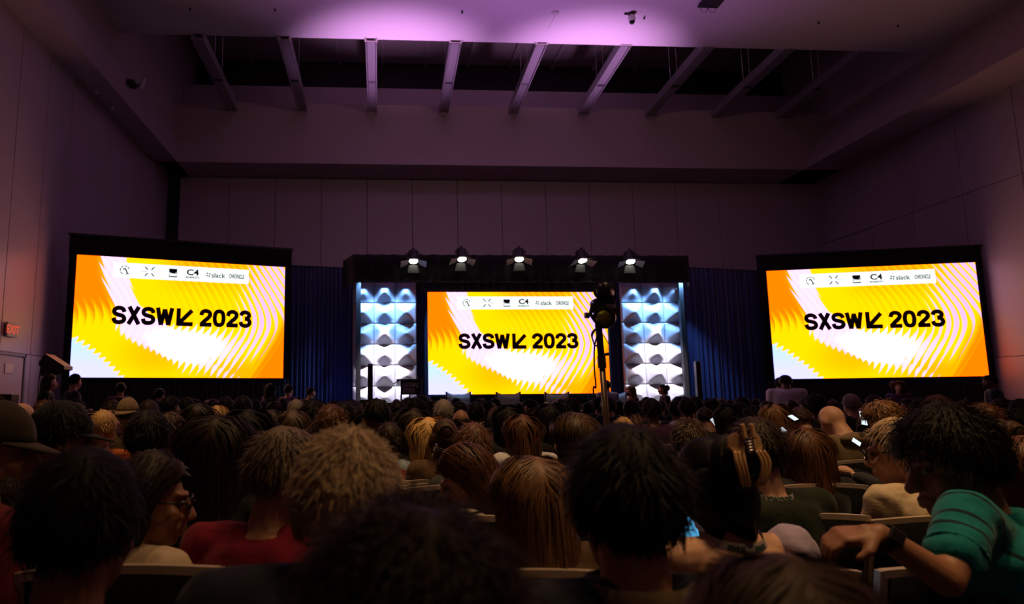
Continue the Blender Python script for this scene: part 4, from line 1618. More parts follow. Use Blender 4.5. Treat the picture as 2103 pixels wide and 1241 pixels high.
def cap_parts(person, HM, m, back=False):
    mb = MB()
    N, K = 24, 8
    R = V3(.088, .110, .118)
    ringsv = []
    for i in range(K + 1):
        t = PI / 2 * i / K * .98
        ringsv.append([tuple(SKC + V3(0, 0, .012) + V3(math.cos(t) * math.cos(a), math.cos(t) * math.sin(a), math.sin(t)) * R) for a in np.linspace(0, 2 * PI, N, endpoint=False)])
    c = obj('cap', mb.rings(ringsv), m, person, True, HM)
    V = []
    n = 12
    sgn = -1 if back else 1
    for q in (0, 1):
        for i in range(n + 1):
            a = PI * (.14 + .72 * i / n)
            b = math.sin(PI * i / n)
            V.append((.088 * math.cos(a), sgn * (.105 * math.sin(a)) - .008, .035 - q * .006))
            V.append((.092 * math.cos(a) * 1.02, sgn * (.105 * math.sin(a) + .075 * b ** .7) - .008, .030 - .022 * b + .018 * abs(math.cos(a)) * 0 - q * .006))
    F = []
    M_ = 2 * (n + 1)
    for i in range(n):
        a = 2 * i
        F += [(a, a + 1, a + 3, a + 2), (M_ + a, M_ + a + 2, M_ + a + 3, M_ + a + 1), (a + 1, M_ + a + 1, M_ + a + 3, a + 3), (a, a + 2, M_ + a + 2, M_ + a)]
    obj('brim', MB().add(V, F), m, c, True)
    obj('button', MB().ell((0, -.008, .150), (.009, .009, .006), 8, 6), m, c, True)
    return c


def glasses_parts(person, HM, dark=False, up=False):
    M = HM @ (Matrix.Translation((0, -.015, .075)) @ Matrix.Rotation(.75, 4, 'X') if up else Matrix.Identity(4))
    f = MB()
    for s in (-1, 1):
        f.tube([(s * .034 + .027 * math.cos(a), .112 - .010 * abs(math.cos(a)) * (1 if math.cos(a) * s > 0 else 0), .004 + .021 * math.sin(a)) for a in np.linspace(0, 2 * PI, 17)], .0028, 6)
        f.tube([(s * .062, .104, .010), (s * .079, .06, .010), (s * .083, -.01, .006), (s * .080, -.035, -.012)], .003, 6)
    f.tube([(-.009, .116, .010), (0, .121, .013), (.009, .116, .010)], .0026, 6)
    g = obj('sunglasses' if dark else 'glasses', f, M_frame, person, True, M)
    for s in (-1, 1):
        obj('lens', MB().ell((s * .034, .112, .004), (.026, .003, .020), 12, 6), M_glass if dark else M_clear, g, True)
    return g


def lanyard_part(person, fig, text, back=True):
    mb = MB()
    c = fig.T(0, 0, 1.0)
    n = 40

    def P(a, h):
        k = math.sin(a)                      # +1 front, -1 back
        r = .083 if k < 0 else .083 + .03 * k
        zc = c[2] + .012 - .035 * k * (1 if k < 0 else 2.2) * (-.6 if k < 0 else 1)
        rr = r - h * (.35 if k < 0 else .1)
        return (c[0] + rr * math.cos(a) * 1.05, c[1] + rr * math.sin(a), zc + h)

    V, F = [], []
    for i in range(n):
        a = 2 * PI * i / n
        V += [P(a, -.012), P(a, .012)]
    for i in range(n):
        j = (i + 1) % n
        F.append((2 * i, 2 * j, 2 * j + 1, 2 * i + 1))
    l = obj('lanyard', mb.add(V, F), mat('lanyard_ribbon', (.34, .31, .30), .7), person, True)
    me = text_mesh(text, .024, .0012, 1.15)
    for v in me.vertices:
        a = -PI / 2 + v.co.x / .085
        q = P(a, v.co.y)
        v.co = Vector((q[0] * 1.0 + .0015 * math.cos(a), q[1] + .0015 * math.sin(a), q[2]))
    link('lanyard_lettering', me, M_ink2, l)
    return l


HEROES = {}


def person(label, px, py, y, style, hair, shirt, skin_='mid', yaw=0.0, hy=0.0, hp=0.0, hr=0.0, lean=0.04, sw=1.0, hs=1.0, L=.3, vol=1.0, n=1100, hw=.005, sleeve='long',
           arms='lap', hair_t=.02, trous='charcoal', seed=None, vox=.010, dec=.4, knee=.42, stand=False, edit=None, fwd=0.0, steps=8, wid=1.0, group=None, z0=0.0, part=.02, nk=1.0):
    seed = len(HEROES) + 3 if seed is None else seed
    P = pt(px, py, y)
    top = P.z - hair_t - z0
    F = Fig(top, lean, hy, hp, hr, sw, hs, arms, knee, stand, None, fwd, wid, nk)
    h = F.HM @ Vector((0, -.005, .02))
    Rz = Matrix.Rotation(yaw, 4, 'Z')
    off = Rz @ Vector((h.x, h.y, 0))
    t = thing('person', label, 'person', (P.x - off.x, y - off.y, z0), yaw, group)
    F.W2L = (Matrix.Translation(t.location) @ Rz).inverted()
    if edit:
        edit(F)
    link('body', fuse(F.body(), vox, 2, dec), SK[skin_], t)
    for q in (-1, 1):
        obj('eye', MB().ell((q * .032, .0855, .006), (.012, .009, .009), 8, 6), M_eye, t, True, F.HM)
    link('shirt', fuse(F.shirt(sleeve), .012, 3, .5, .0028), CL[shirt], t)
    link('trousers', fuse(F.trousers(), .014, 2, .4, .002), CL[trous], t)
    link('shoes', fuse(F.shoes(), .012, 2, .4), M_shoe, t)
    if style:
        link('hair', hair_mesh(style, seed, n, hw, L, steps, vol, part), HAIR[hair], t, None, F.HM)
    HEROES[label] = (t, F)
    return t, F


# ------------------------------------------------------------------ chairs
M_pad = mat('chair_fabric', (.005, .005, .006), .9, 0, .12, noise=.2, nscale=60, bump=.2, bscale=300)
M_rail = mat('chair_frame_metal', (.72, .60, .46), .40, .55)


def make_chair():
    t = thing('stacking_chair', 'x', 'chair')
    zt = .845
    n = 12
    arch = lambda q: .018 * math.sin(PI * q)
    f = MB()
    ringsv = []
    for i in range(n + 1):
        q = i / n
        x, z = -.25 + .5 * q, zt + arch(q)
        yb = -.035 * math.sin(PI * q)
        ringsv.append([(x, yb - .013, z - .012), (x, yb + .013, z - .012), (x, yb + .013, z + .010), (x, yb - .013, z + .010)])
    f.rings(ringsv)
    obj('top_rail', f, M_rail, t, False)
    for s in (-1, 1):
        obj('back_upright', MB().rings([[(s * .25 + dx * .012, yy + dy * .013, z) for dx, dy in ((-1, -1), (1, -1), (1, 1), (-1, 1))] for z, yy in ((.40, .10), (.60, .05), (zt + .008, 0))]), M_rail, t)
        for yy, y2 in ((.06, -.02), (.46, .50)):
            obj('leg', MB().tube([(s * .235, yy, .43), (s * .245, y2, 0)], .012, 8), M_rail, t)
    V = []
    for q in (0, 1):
        for i in range(n + 1):
            u = i / n
            yb = -.035 * math.sin(PI * u) + (.018 if q else -.016)
            for z, dy in ((zt - .010 + arch(u), 0), (.66, .035), (.48, .08)):
                V.append((-.236 + .472 * u, yb + dy, z))
    F = []
    K = 3 * (n + 1)
    for i in range(n):
        for j in range(2):
            a = 3 * i + j
            F += [(a, a + 1, a + 4, a + 3), (K + a, K + a + 3, K + a + 4, K + a + 1)]
        a = 3 * i
        F += [(a, a + 3, K + a + 3, K + a), (a + 2, K + a + 2, K + a + 5, a + 5)]
    obj('backrest', MB().add(V, F), M_pad, t, True)
    obj('seat', MB().box((0, .27, .435), (.47, .45, .055), None, .02), M_pad, t)
    return t


CH0 = [None]


def chair(x, y, label, group=None, rz=0.0, ztop=None):
    """(x, y) is the foot of the chair back."""
    if CH0[0] is None:
        c = CH0[0] = make_chair()
    else:
        c = dup(CH0[0])
    c.location = (x, y, 0)
    c.rotation_euler = (0, 0, rz)
    c.scale = (1, 1, 1 if ztop is None else ztop / .862)
    c['label'] = label
    if group:
        c['group'] = group
    elif 'group' in c:
        del c['group']
    return c


def chair_px(pxc, py, y, label, rz=0.0):
    p = pt(pxc, py, y)
    return chair(p.x, y, label, None, rz, p.z)

# ------------------------------------------------------------------ the near rows
# chairs whose backs show, from the photograph's nearest row outwards
chair_px(250, 1163, 1.93, 'stacking chair with bright metal top rail behind the girl in glasses')
chair_px(1050, 1172, 1.93, 'stacking chair behind the woman with long straight brown hair')
chair_px(1580, 1172, 1.93, 'stacking chair with bright rail behind the woman with the tan hair clip', rz=.03)
chair_px(1985, 1160, 1.93, 'stacking chair under the arm of the man in the teal polo')
chair_px(712, 1170, 1.93, 'stacking chair hidden behind the short haired grey man')
chair_px(418, 1056, 2.66, 'stacking chair behind the woman with very long dark hair')
chair_px(1655, 1058, 2.72, 'stacking chair behind the man in the green shirt', rz=.02)
chair_px(1912, 1062, 2.72, 'stacking chair behind the man in the tan shirt')
chair_px(952, 1062, 2.66, 'stacking chair behind the woman with sunglasses on her head')
chair_px(130, 1058, 2.62, 'stacking chair behind the man in the black cap')
chair_px(1682, 995, 3.6, 'stacking chair with bright rail behind the auburn haired woman')
chair_px(935, 998, 3.6, 'stacking chair behind the man with short reddish hair')
chair_px(1165, 1003, 3.45, 'stacking chair beside the big black haired man, only its rail end showing')
chair_px(1415, 1000, 3.6, 'stacking chair behind the man with receding hair')
chair_px(2100, 1050, 2.25, 'stacking chair behind the red haired woman at the edge of the picture')
chair_px(310, 1000, 3.6, 'stacking chair behind the round dark head next to the black cap')
chair_px(180, 1500, 1.08, 'stacking chair under the man with thick black hair near the girl in glasses')
chair_px(715, 1500, 1.08, 'stacking chair under the short haired grey man')
chair_px(1275, 1500, 1.08, 'stacking chair under the big black haired man')
chair_px(842, 1900, .52, 'stacking chair under the blurred curly head in front')
chair_px(1590, 1900, .50, 'stacking chair under the brown head at the bottom edge')

person('man with thick short black hair and black jacket beside the girl in glasses', 178, 915, 1.28, 'short', 'black', 'black', 'tan', yaw=-.12, hs=1.0, vol=1.15, hair_t=.026, n=1800, hw=.004)


def glasses_on(label, **k):
    t, F = HEROES[label]
    return glasses_parts(t, F.HM, **k)


girl = 'girl in glasses and a cream top in profile, turned to the side'
person(girl, 313, 926, 2.12, 'bob', 'darkbrown', 'cream', 'tan', yaw=-.55, hy=-.80, hp=.12, sw=.90, L=.10, hair_t=.018, vox=.007, dec=.45, n=1400, part=.3)
glasses_on(girl)
t, F = HEROES[girl]
for q in (-1, 1):
    obj('earring', MB().ell((q * .082, -.008, -.05), (.004, .004, .005), 8, 6), M_steel, t, True, F.HM)
m = 'man in olive cap with grey chin beard and dark red shirt'
person(m, -6, 822, 2.1, 'fringe', 'grey', 'red', 'mid', yaw=-.7, hy=-.65, hp=.10, hair_t=.02, vox=.007, dec=.45, n=500)
t, F = HEROES[m]
cap_parts(t, F.HM, cloth('cap_olive', (.055, .04, .022)))
b = MB()
rg = np.random.default_rng(5)
D = rg.normal(size=(700, 3)); D[:, 1] = abs(D[:, 1]) * .8; D[:, 2] = -abs(D[:, 2])
D /= np.linalg.norm(D, axis=1, keepdims=True)
P0 = V3(0, .045, -.062) + D * V3(.050, .050, .052)
pts_ = [P0 + (D * .6 + V3(0, .2, -.8)) * q * .007 + rg.normal(0, .001, P0.shape) for q in range(5)]
ribbons(b, np.stack(pts_), .005)
obj('beard', b, HAIR['grey'], t, True, F.HM)
m = 'man in a black cap and grey jacket, brim pointing at the first screen'
person(m, 128, 822, 2.75, 'short', 'black', 'grey', 'tan', yaw=-.5, hy=-.55, hp=.05, hs=1.08, hair_t=.025)
t, F = HEROES[m]
cap_parts(t, F.HM, cloth('cap_black', (.012, .012, .014)))
person('woman with very long dark hair falling over her black top', 450, 857, 2.75, 'long', 'darkbrown', 'black', 'mid', yaw=-.15, sw=.92, L=.44, vol=1.5, hair_t=.024, n=2200, hs=1.05)
m = 'woman with short greyish brown hair, drop earring and crimson top'
person(m, 588, 878, 2.08, 'short', 'greybrown', 'crimson', 'mid', yaw=-.25, hy=-.75, hp=.10, L=.10, vol=1.35, hair_t=.022, hs=1.0, n=1800, part=.2, sw=1.05)
t, F = HEROES[m]
for q in (-1, 1):
    obj('earring', MB().tube([(q * .086 + .009 * math.cos(a), -.004, -.055 + .011 * math.sin(a)) for a in np.linspace(0, 2 * PI, 13)], .002, 5), M_steel, t, True, F.HM)
person('man with short greying blond hair and navy jacket, large in the middle rows', 712, 868, 1.3, 'crew', 'greyblond', 'navy', 'mid', yaw=.05, hs=1.10, vol=1.9, hair_t=.026, n=4200, hw=.0035, vox=.008, wid=1.12, sw=1.15, nk=.68)
person('blurred head of dark frizzy curls directly in front of the camera', 842, 1018, .76, 'curly', 'darkbrown', 'olive', 'mid', yaw=.1, hs=.98, vol=1.22, hair_t=.046, n=3600, hw=.003, knee=.30, steps=9)


def hero_fix(label):
    return HEROES[label]


m = 'woman with auburn hair, sunglasses on her head and striped top'
person(m, 955, 897, 2.85, 'long', 'auburn', 'striped', 'light', yaw=.62, hy=.85, hp=.42, sw=.92, L=.24, vol=1.0, hair_t=.022, hs=1.05, vox=.007, dec=.45, n=1700)
t, F = HEROES[m]
glasses_parts(t, F.HM, True, True)
person('man with short reddish hair in dark clothes behind the striped top', 970, 866, 3.85, 'short', 'auburn', 'charcoal', 'light', yaw=0, hs=1.08, hair_t=.026, n=1500)
person('woman with long straight brown hair seen from behind', 1092, 935, 2.05, 'long', 'lightbrown', 'brown', 'light', yaw=.1, sw=.92, L=.33, vol=1.05, hair_t=.022, hs=.95, n=3000, hw=.004)
person('woman with long dark brown hair next to the big black haired man', 1178, 848, 3.5, 'long', 'brown', 'black', 'mid', yaw=.3, hy=.3, L=.24, vol=1.25, hair_t=.022, n=1500, sw=.95)
m = 'big man with black hair and navy jacket, largest dark head before the lamp stand'
person(m, 1277, 866, 1.3, 'short', 'black', 'navy', 'mid', yaw=0, hs=1.10, vol=1.2, hair_t=.03, n=2400, hw=.004, wid=1.12, sw=1.15, vox=.008, nk=.85)
t, F = HEROES[m]
col = MB()
c = F.T(0, 0, 1.0)
col.rings([[(c[0] + r * math.cos(a), c[1] + r * 1.0 * math.sin(a), c[2] + z) for a in np.linspace(0, 2 * PI, 24, endpoint=False)] for r, z in ((.108, -.052), (.098, -.005), (.094, .016), (.088, .016), (.090, -.03))])
obj('collar', col, cloth('collar_khaki', (.16, .12, .07)), t, True)
# woman with the hair clip, holding a tablet
clip = 'bare shouldered woman with black hair in a tan claw clip'


def clip_arms(F):
    L = lambda px, py, y: F.W2L @ pt(px, py, y)
    sh = Vector(F.arms[-1][0])
    F.arms[-1][1:] = [L(1378, 1275, 2.22), L(1372, 1178, 2.42), (F.W2L.to_3x3() @ Vector((.1, .35, .8))), (F.W2L.to_3x3() @ Vector((1, .2, -.2))), .7]


person(clip, 1452, 887, 2.06, 'updo', 'black', 'white', 'light', yaw=.12, hy=.08, hp=.22, sw=.98, L=.13, hair_t=.018, hs=1.06, vox=.008, dec=.5, n=1500, sleeve='none', edit=clip_arms)
t, F = HEROES[clip]
for ch in t.children:
    if ch.name.split('.')[0] == 'shirt':      # strapless top: only the band under the arms
        co = np.array([v.co for v in ch.data.vertices])
        zc = F.T(0, 0, .70)[2]
        for v in ch.data.vertices:
            if v.co.z > zc:
                v.co = (v.co.x * .6, v.co.y * .45, zc - .01)
slv = MB()
sh, el = np.array(F.arms[1][0]), np.array(F.arms[1][1])
slv.limb([sh + (el - sh) * -.02, sh + (el - sh) * .25, sh + (el - sh) * .62], [.074, .094, .074], 14)
link('puff_sleeve', fuse(slv, .009, 1, None, .004), CL['lilac'], t)
lanyard_part(t, F, 'max   max')
for q in (-1, 1):
    obj('earring', MB().ell((q * .084, -.006, -.055), (.003, .003, .007), 8, 6), M_steel, t, True, F.HM)
# claw clip: two curved wings, teeth and spring on the knot
M_clip = mat('tan_acetate', (.55, .33, .16), .25, 0, .6)
ck = MB()
for s in (-1, 1):
    for k in range(5):
        pass
    wing = [(s * .012, -.190, .098), (s * .030, -.188, .115), (s * .048, -.178, .105), (s * .052, -.176, .080), (s * .036, -.184, .058), (s * .016, -.190, .070)]
    V = wing + [(x, y + .007, z) for x, y, z in wing]
    ck.add(V, [(0, 1, 2, 3, 4, 5), (11, 10, 9, 8, 7, 6)] + [(i, i + 6, (i + 1) % 6 + 6, (i + 1) % 6) for i in range(6)])
cl = obj('hair_clip', ck, M_clip, t, False, F.HM)
tk = MB()
for s in (-1, 1):
    for k in range(3):
        tk.tube(catmull([(s * (.020 + .012 * k), -.185, .066), (s * (.026 + .012 * k), -.190, .035), (s * (.020 + .010 * k), -.182, .0), (s * (.012 + .008 * k), -.170, -.02)], 4), [.005] * 12 + [.003], 6)
obj('clip_teeth', tk, M_clip, cl, True)
obj('clip_spring', MB().tube([(.010 * math.cos(a), -.192 + .006 * math.sin(a), .076 + .0012 * a) for a in np.linspace(-12, 12, 60)], .0022, 5), M_steel, cl, True)
for s in (-1, 1):
    obj('clip_handle', MB().box((s * .014, -.197, .115), (.014, .010, .04), Matrix.Identity(4), .003), M_clip, cl)
# the tablet she looks at
c0 = pt(1403, 1120, 2.40)
tb = thing('tablet', 'tablet with glowing blue screen held by the woman with the hair clip', 'tablet', c0)
tb.rotation_euler = Euler((-.55, .22, .12))
obj('tablet_case', MB().box((0, .006, 0), (.15, .009, .23), None, .004), M_blackg, tb)
obj('tablet_display', MB().box((0, -.0005, 0), (.136, .003, .216)), emit_mat('tablet_glow', (.10, .45, .80), .9), tb)
e = MB()
for z in (.06, .03, -.02, -.055):
    e.box((-.005 + z * .2, -.0025, z), (.09, .001, .004))
obj('display_lines', e, mat('display_lines', (.05, .2, .36), .6), tb)
obj('display_icon', MB().box((-.02, -.0025, .005), (.02, .001, .009)), emit_mat('icon_glow', (.9, .95, 1), 1.2), tb)
m = 'man with short dark curly hair, green shirt and black lanyard'
person(m, 1549, 851, 2.85, 'short', 'darkbrown', 'green', 'light', yaw=.0, hs=1.10, vol=1.25, hair_t=.03, n=2200, hw=.004, vox=.008, dec=.5, hp=.15, sw=1.05, wid=1.05)
t, F = HEROES[m]
lanyard_part(t, F, 'HOLLYWOOD   XQ')
person('man with receding brown hair lit warm on top, near the people tower', 1412, 856, 3.75, 'thin', 'brown', 'black', 'light', yaw=-.12, hy=-.25, hp=.12, hs=1.06, hair_t=.012, n=1500)
person('woman with long auburn hair seen from behind, warm light on her crown', 1650, 880, 3.7, 'long', 'auburn', 'black', 'light', yaw=0, L=.34, vol=1.35, hair_t=.024, n=1800, hs=1.02, sw=.92)
m = 'man in glasses and a tan shirt seated behind the teal polo'
person(m, 1838, 853, 2.9, 'short', 'greyblond', 'tan', 'light', yaw=.15, hy=.55, hp=.15, hs=1.06, vol=1.0, hair_t=.024, n=1500, vox=.008, dec=.5, sw=1.08, wid=1.08)
glasses_on(m)
teal = 'man in teal polo with wavy black hair, arm over the chair back'


def teal_arm(F):
    R = F.W2L.to_3x3()
    L = lambda px, py, y: F.W2L @ pt(px, py, y)
    F.arms[1][0] = tuple(F.arms[1][0])
    near = -1 if (F.W2L.inverted() @ Vector(F.arms[-1][0])).y < (F.W2L.inverted() @ Vector(F.arms[1][0])).y else 1
    F.near = near
    F.arms[near] = [L(1985, 1062, 1.80), L(1945, 1192, 1.68), L(1806, 1098, 1.70), R @ Vector((-1, .15, -.05)), R @ Vector((-.1, .25, -1)), .75]


person(teal, 1938, 829, 1.98, 'wave', 'black', 'teal', 'tan', yaw=.95, hy=.55, hp=.22, hs=1.14, vol=.95, hair_t=.030, n=2200, hw=.005, vox=.0065, dec=.5, sleeve='short', edit=teal_arm, sw=1.08, wid=1.10, trous='denim')
t, F = HEROES[teal]
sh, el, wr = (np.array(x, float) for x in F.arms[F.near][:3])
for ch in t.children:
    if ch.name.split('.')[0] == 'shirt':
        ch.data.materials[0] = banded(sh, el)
wp = wr + (el - wr) * .10
ax = (wr - el) / np.linalg.norm(wr - el)
wt = MB()
u_ = np.cross(ax, V3(0, 0, 1)); u_ /= np.linalg.norm(u_); v_ = np.cross(ax, u_)
for k in (0,):
    ringsv = []
    for off, r in ((-.011, .0325), (-.011, .0355), (.011, .0355), (.011, .0325)):
        ringsv.append([tuple(wp + ax * off + (u_ * math.cos(a) + v_ * math.sin(a)) * r) for a in np.linspace(0, 2 * PI, 20, endpoint=False)])
    wt.rings(ringsv + [ringsv[0]], True, False)
w_ = obj('watch_strap', wt, M_black, t)
face_dir = np.array(F.W2L.to_3x3() @ Vector((-.35, -.75, .55))); face_dir -= ax * (face_dir @ ax); face_dir /= np.linalg.norm(face_dir)
sd_ = np.cross(ax, face_dir)
Mw = Matrix((( *ax, ), ( *sd_, ), ( *face_dir, ))).transposed().to_4x4()
Mw.translation = Vector(wp + face_dir * .036)
obj('watch_case', MB().box((0, 0, 0), (.040, .034, .011), None, .004), M_blackg, w_, False, Mw)
obj('watch_edge', MB().box((0, .0165, .002), (.034, .003, .006), None, .001), M_steel, w_, False, Mw)
cr = MB()
c = F.T(0, 0, 1.0)
cr.rings([[(c[0] + r * math.cos(a), c[1] + r * math.sin(a), c[2] + z + .012 * math.sin(a) * -1) for a in np.linspace(0, 2 * PI, 24, endpoint=False)] for r, z in ((.105, -.05), (.092, .0), (.088, .02), (.081, .02), (.082, -.02))])
obj('collar', cr, CL['teal'], t, True)
slc = MB()
a_, b_ = sh + (el - sh) * .56, sh + (el - sh) * .62
slc.tube([a_, b_], .0705, 18)
link('sleeve_cuff', fuse(slc, .008, 1), CL['teal'], t)
person('red haired woman with long straight hair at the picture edge', 2098, 897, 2.42, 'long', 'red', 'black', 'light', yaw=.1, L=.32, vol=1.2, hair_t=.022, n=1500, sw=.92, sleeve='none')
person('crown of long reddish brown hair at the bottom edge before the clip woman', 1592, 1131, .80, 'long', 'brown', 'brown', 'light', yaw=.0, L=.30, vol=.8, hair_t=.018, n=2600, hw=.003, knee=.30, hs=.88)
person('round head of dark short hair next to the black cap brim', 306, 841, 3.75, 'short', 'black', 'black', 'tan', yaw=0, hs=1.12, vol=1.35, hair_t=.03, n=1300)

# ------------------------------------------------------------------ the far rows, copies of a few built figures
TB_ = {}


def template(kind, **k):
    F = Fig(**k)
    TB_[kind] = (F, fuse(F.body(False), .016, 2, .30), fuse(F.shirt(), .018, 2, .35, .003), fuse(F.trousers(), .020, 2, .35))


template('fwd', top=1.30)
template('left', top=1.30, hy=.9)
template('right', top=1.30, hy=-.9)
template('down', top=1.27, hp=.5)
template('phone', top=1.28, hp=.45, hy=.3, arms='phone')
template('stand', top=1.72, stand=True, arms='front')
template('standleft', top=1.70, stand=True, hy=.5, arms='front')
HT = {k: hair_mesh(st, 40 + i, n, w, L, 6, v) for i, (k, st, n, w, L, v) in enumerate((
    ('short', 'short', 330, .010, .1, 1.2), ('crew', 'crew', 300, .010, .1, 1.2), ('bob', 'bob', 330, .011, .14, 1.1), ('long', 'long', 380, .012, .32, 1.25), ('curly', 'curly', 420, .009, .1, 1.15),
    ('wave', 'wave', 380, .010, .1, 1.0), ('updo', 'updo', 300, .010, .1, 1.0), ('thin', 'thin', 260, .009, .1, 1.0), ('fringe', 'fringe', 200, .009, .1, 1.0)))}
for me in HT.values():
    me.materials.append(HAIR['black'])
for F_, b_, s_2, t_ in TB_.values():
    b_.materials.append(SK['mid']); s_2.materials.append(CL['black']); t_.materials.append(CL['charcoal'])
N_FAR = [0]
FARPOS = []
XY = [(o.location.x, o.location.y) for o, _f in HEROES.values()]


def far(px, py, y, hairk, hair, shirt, skin_, label, pose='fwd', yaw=0.0, group=None, seat=True, z0=0.0, sc=1.0, trous='charcoal', sname='person', chair_label=None):
    F, b_, s_2, t_ = TB_[pose]
    for dy in ((0, .2, -.2, .4, -.4, .6, -.6, .8, 1.0) if y < 13 else (0,)):
        X = pt(px, py, y + dy).x
        if all(abs(X - a) > .40 or abs(y + dy - b) > .50 for a, b in XY):
            y += dy
            break
    P = pt(px, py, y)
    XY.append((P.x, y))
    s = max(.80, min(1.22, (P.z - z0) / (F.top + .022)))
    h = F.HM @ Vector((0, 0, .02))
    off = Matrix.Rotation(yaw, 4, 'Z') @ Vector((h.x * s, h.y * s, 0))
    t = thing('person', label, 'person', (P.x - off.x, y - off.y, z0), yaw, group)
    w = s * sc
    t.scale = (w, w, s)
    link('body', b_, SK[skin_], t)
    link('shirt', s_2, CL[shirt], t)
    link('trousers', t_, CL[trous], t)
    if hairk:
        link('hair', HT[hairk], HAIR[hair], t, None, F.HM)
    FARPOS.append((px, py, y))
    if seat and not pose.startswith('stand'):
        lab = chair_label or 'black stacking chair in the far rows, hidden behind its sitter'
        c = chair(t.location.x, t.location.y - .20, lab, None if chair_label else 'chairs hidden in the far rows', 0)
    return t, F


# middle distance, each singled out
far(47, 820, 4.9, None, 'grey', 'brown', 'light', 'bald man with warm light on his scalp beside the exit side wall', sc=1.06)
far(214, 843, 5.0, 'short', 'blond', 'orange', 'light', 'blond man in an orange collar just beyond the black cap brim')
t, F = far(264, 817, 6.4, 'crew', 'brown', 'khaki', 'light', 'man wearing a tan cap backwards below the first screen')
cap_parts(t, F.HM, cloth('cap_tan', (.30, .21, .11)), True)
t, F = far(352, 848, 4.7, 'short', 'brown', 'brown', 'mid', 'man in profile with glasses facing the lectern, beside the round dark head', 'right', -.5)
glasses_parts(t, F.HM)
far(307, 822, 6.9, 'short', 'darkbrown', 'plum', 'mid', 'dark head next to the backwards tan cap')
far(351, 814, 7.4, 'short', 'black', 'charcoal', 'mid', 'tall dark head turned aside under the first screen', 'right', -.2)
far(232, 825, 7.2, 'wave', 'darkbrown', 'black', 'mid', 'dark wavy head between the tan cap and the blond man')
far(384, 816, 8.3, 'short', 'black', 'navy', 'mid', 'black haired head below the first screen lettering, first of a close pair')
far(372, 842, 5.9, 'bob', 'black', 'black', 'mid', 'black bobbed head behind the very long haired woman')
far(410, 828, 5.0, 'bob', 'darkbrown', 'black', 'mid', 'dark glossy bob beside the small bright blond head')
far(446, 833, 6.6, 'bob', 'blond', 'grey', 'light', 'small bright blond bob below the first screen')
far(465, 815, 8.8, 'short', 'black', 'charcoal', 'mid', 'square dark head beyond the bright blond bob')
far(438, 820, 9.6, 'short', 'darkbrown', 'charcoal', 'mid', 'low dark head beyond the blond bob, under the wave pattern')
far(501, 813, 8.4, 'short', 'black', 'navy', 'tan', 'upright black head under the far end of the first screen')
far(512, 842, 3.6, 'long', 'black', 'black', 'mid', 'long black hair seen between the very long haired woman and the short grey haired one')
far(559, 841, 4.9, 'bob', 'darkbrown', 'black', 'mid', 'dark brown bob with a shine, first of two alike near the curtain')
far(602, 841, 4.8, 'bob', 'brown', 'charcoal', 'light', 'brown bob with a shine, second of two alike near the curtain')
far(644, 826, 5.2, 'curly', 'black', 'black', 'dark', 'black curly head before the curtain with a glint beside it')
far(681, 836, 4.9, 'curly', 'auburn', 'brown', 'light', 'golden curly hair lit warm before the lectern tower')
far(609, 821, 8.2, 'short', 'grey', 'plum', 'light', 'grey haired head before the dark curtain')
far(708, 826, 6.3, 'short', 'black', 'black', 'mid', 'black head at the foot of the lectern tower, outer edge')
far(731, 836, 6.9, 'short', 'black', 'charcoal', 'mid', 'small dark head against the white foot of the lectern tower')
t, F = far(771, 820, 6.0, 'short', 'black', 'plum', 'dark', 'man in a dark cap holding up a folded sheet before the lectern tower', 'left', .1)
cap_parts(t, F.HM, cloth('cap_dark', (.02, .014, .016)))
p = pt(768, 846, 5.75)
tt = thing('paper_sheet', 'pale folded sheet held up before the white tower', 'paper', p)
tt.rotation_euler = Euler((.2, -.22, .1))
obj('front_leaf', MB().box((0, 0, 0), (.15, .003, .07)), mat('paper', (.5, .42, .36), .8), tt)
obj('back_leaf', MB().box((0, .008, .003), (.15, .003, .07), Matrix.Rotation(.12, 4, 'X')), mat('paper', (.5, .42, .36), .8), tt)
far(800, 868, 4.6, 'short', 'darkbrown', 'red', 'mid', 'small dark head with a red collar behind the grey man')
far(817, 824, 6.8, 'short', 'black', 'black', 'mid', 'black head under the lectern, outer one of three')
far(827, 838, 5.9, 'long', 'black', 'black', 'mid', 'long dark hair below the lectern, lower of a pair')
far(850, 839, 4.9, 'long', 'darkbrown', 'black', 'mid', 'long dark brown hair below the lectern, nearest to the camera there')
far(855, 820, 6.6, 'curly', 'black', 'black', 'dark', 'round curly black head directly under the lectern')
far(911, 821, 6.7, 'short', 'grey', 'charcoal', 'light', 'grey haired man under the first stage armchair')
far(946, 836, 6.5, 'fringe', 'darkbrown', 'black', 'tan', 'bald crown with an orange shine below the central screen')
far(977, 826, 7.4, 'short', 'black', 'black', 'mid', 'dark head beside the shiny bald crown below the central screen')
far(1021, 836, 6.4, 'short', 'brown', 'plum', 'light', 'brown head below the second stage armchair')
far(1043, 836, 5.7, 'long', 'black', 'black', 'mid', 'long black hair between the brown head and the auburn one')
far(1072, 852, 5.2, 'long', 'auburn', 'white', 'light', 'woman with long auburn hair and a white top in the middle rows')
far(1103, 838, 6.2, 'long', 'darkbrown', 'charcoal', 'mid', 'dark long hair just past the auburn woman in white')
t, F = far(1128, 830, 5.6, 'long', 'black', 'black', 'mid', 'black haired woman with a shining headband below the third armchair')
obj('headband', MB().tube([(.088 * math.cos(a), .01, .03 + .108 * math.sin(a)) for a in np.linspace(.1, PI - .1, 16)], .006, 6), M_steel, t, True, F.HM)
far(1157, 829, 7.2, 'short', 'black', 'charcoal', 'mid', 'dark head next to the shining headband')
far(879, 858, 4.4, 'long', 'blond', 'paleblue', 'light', 'woman with straight golden blond hair and a pale blue top')
far(913, 856, 4.25, 'updo', 'brown', 'brown', 'light', 'woman with a messy brown bun next to the golden blond hair')
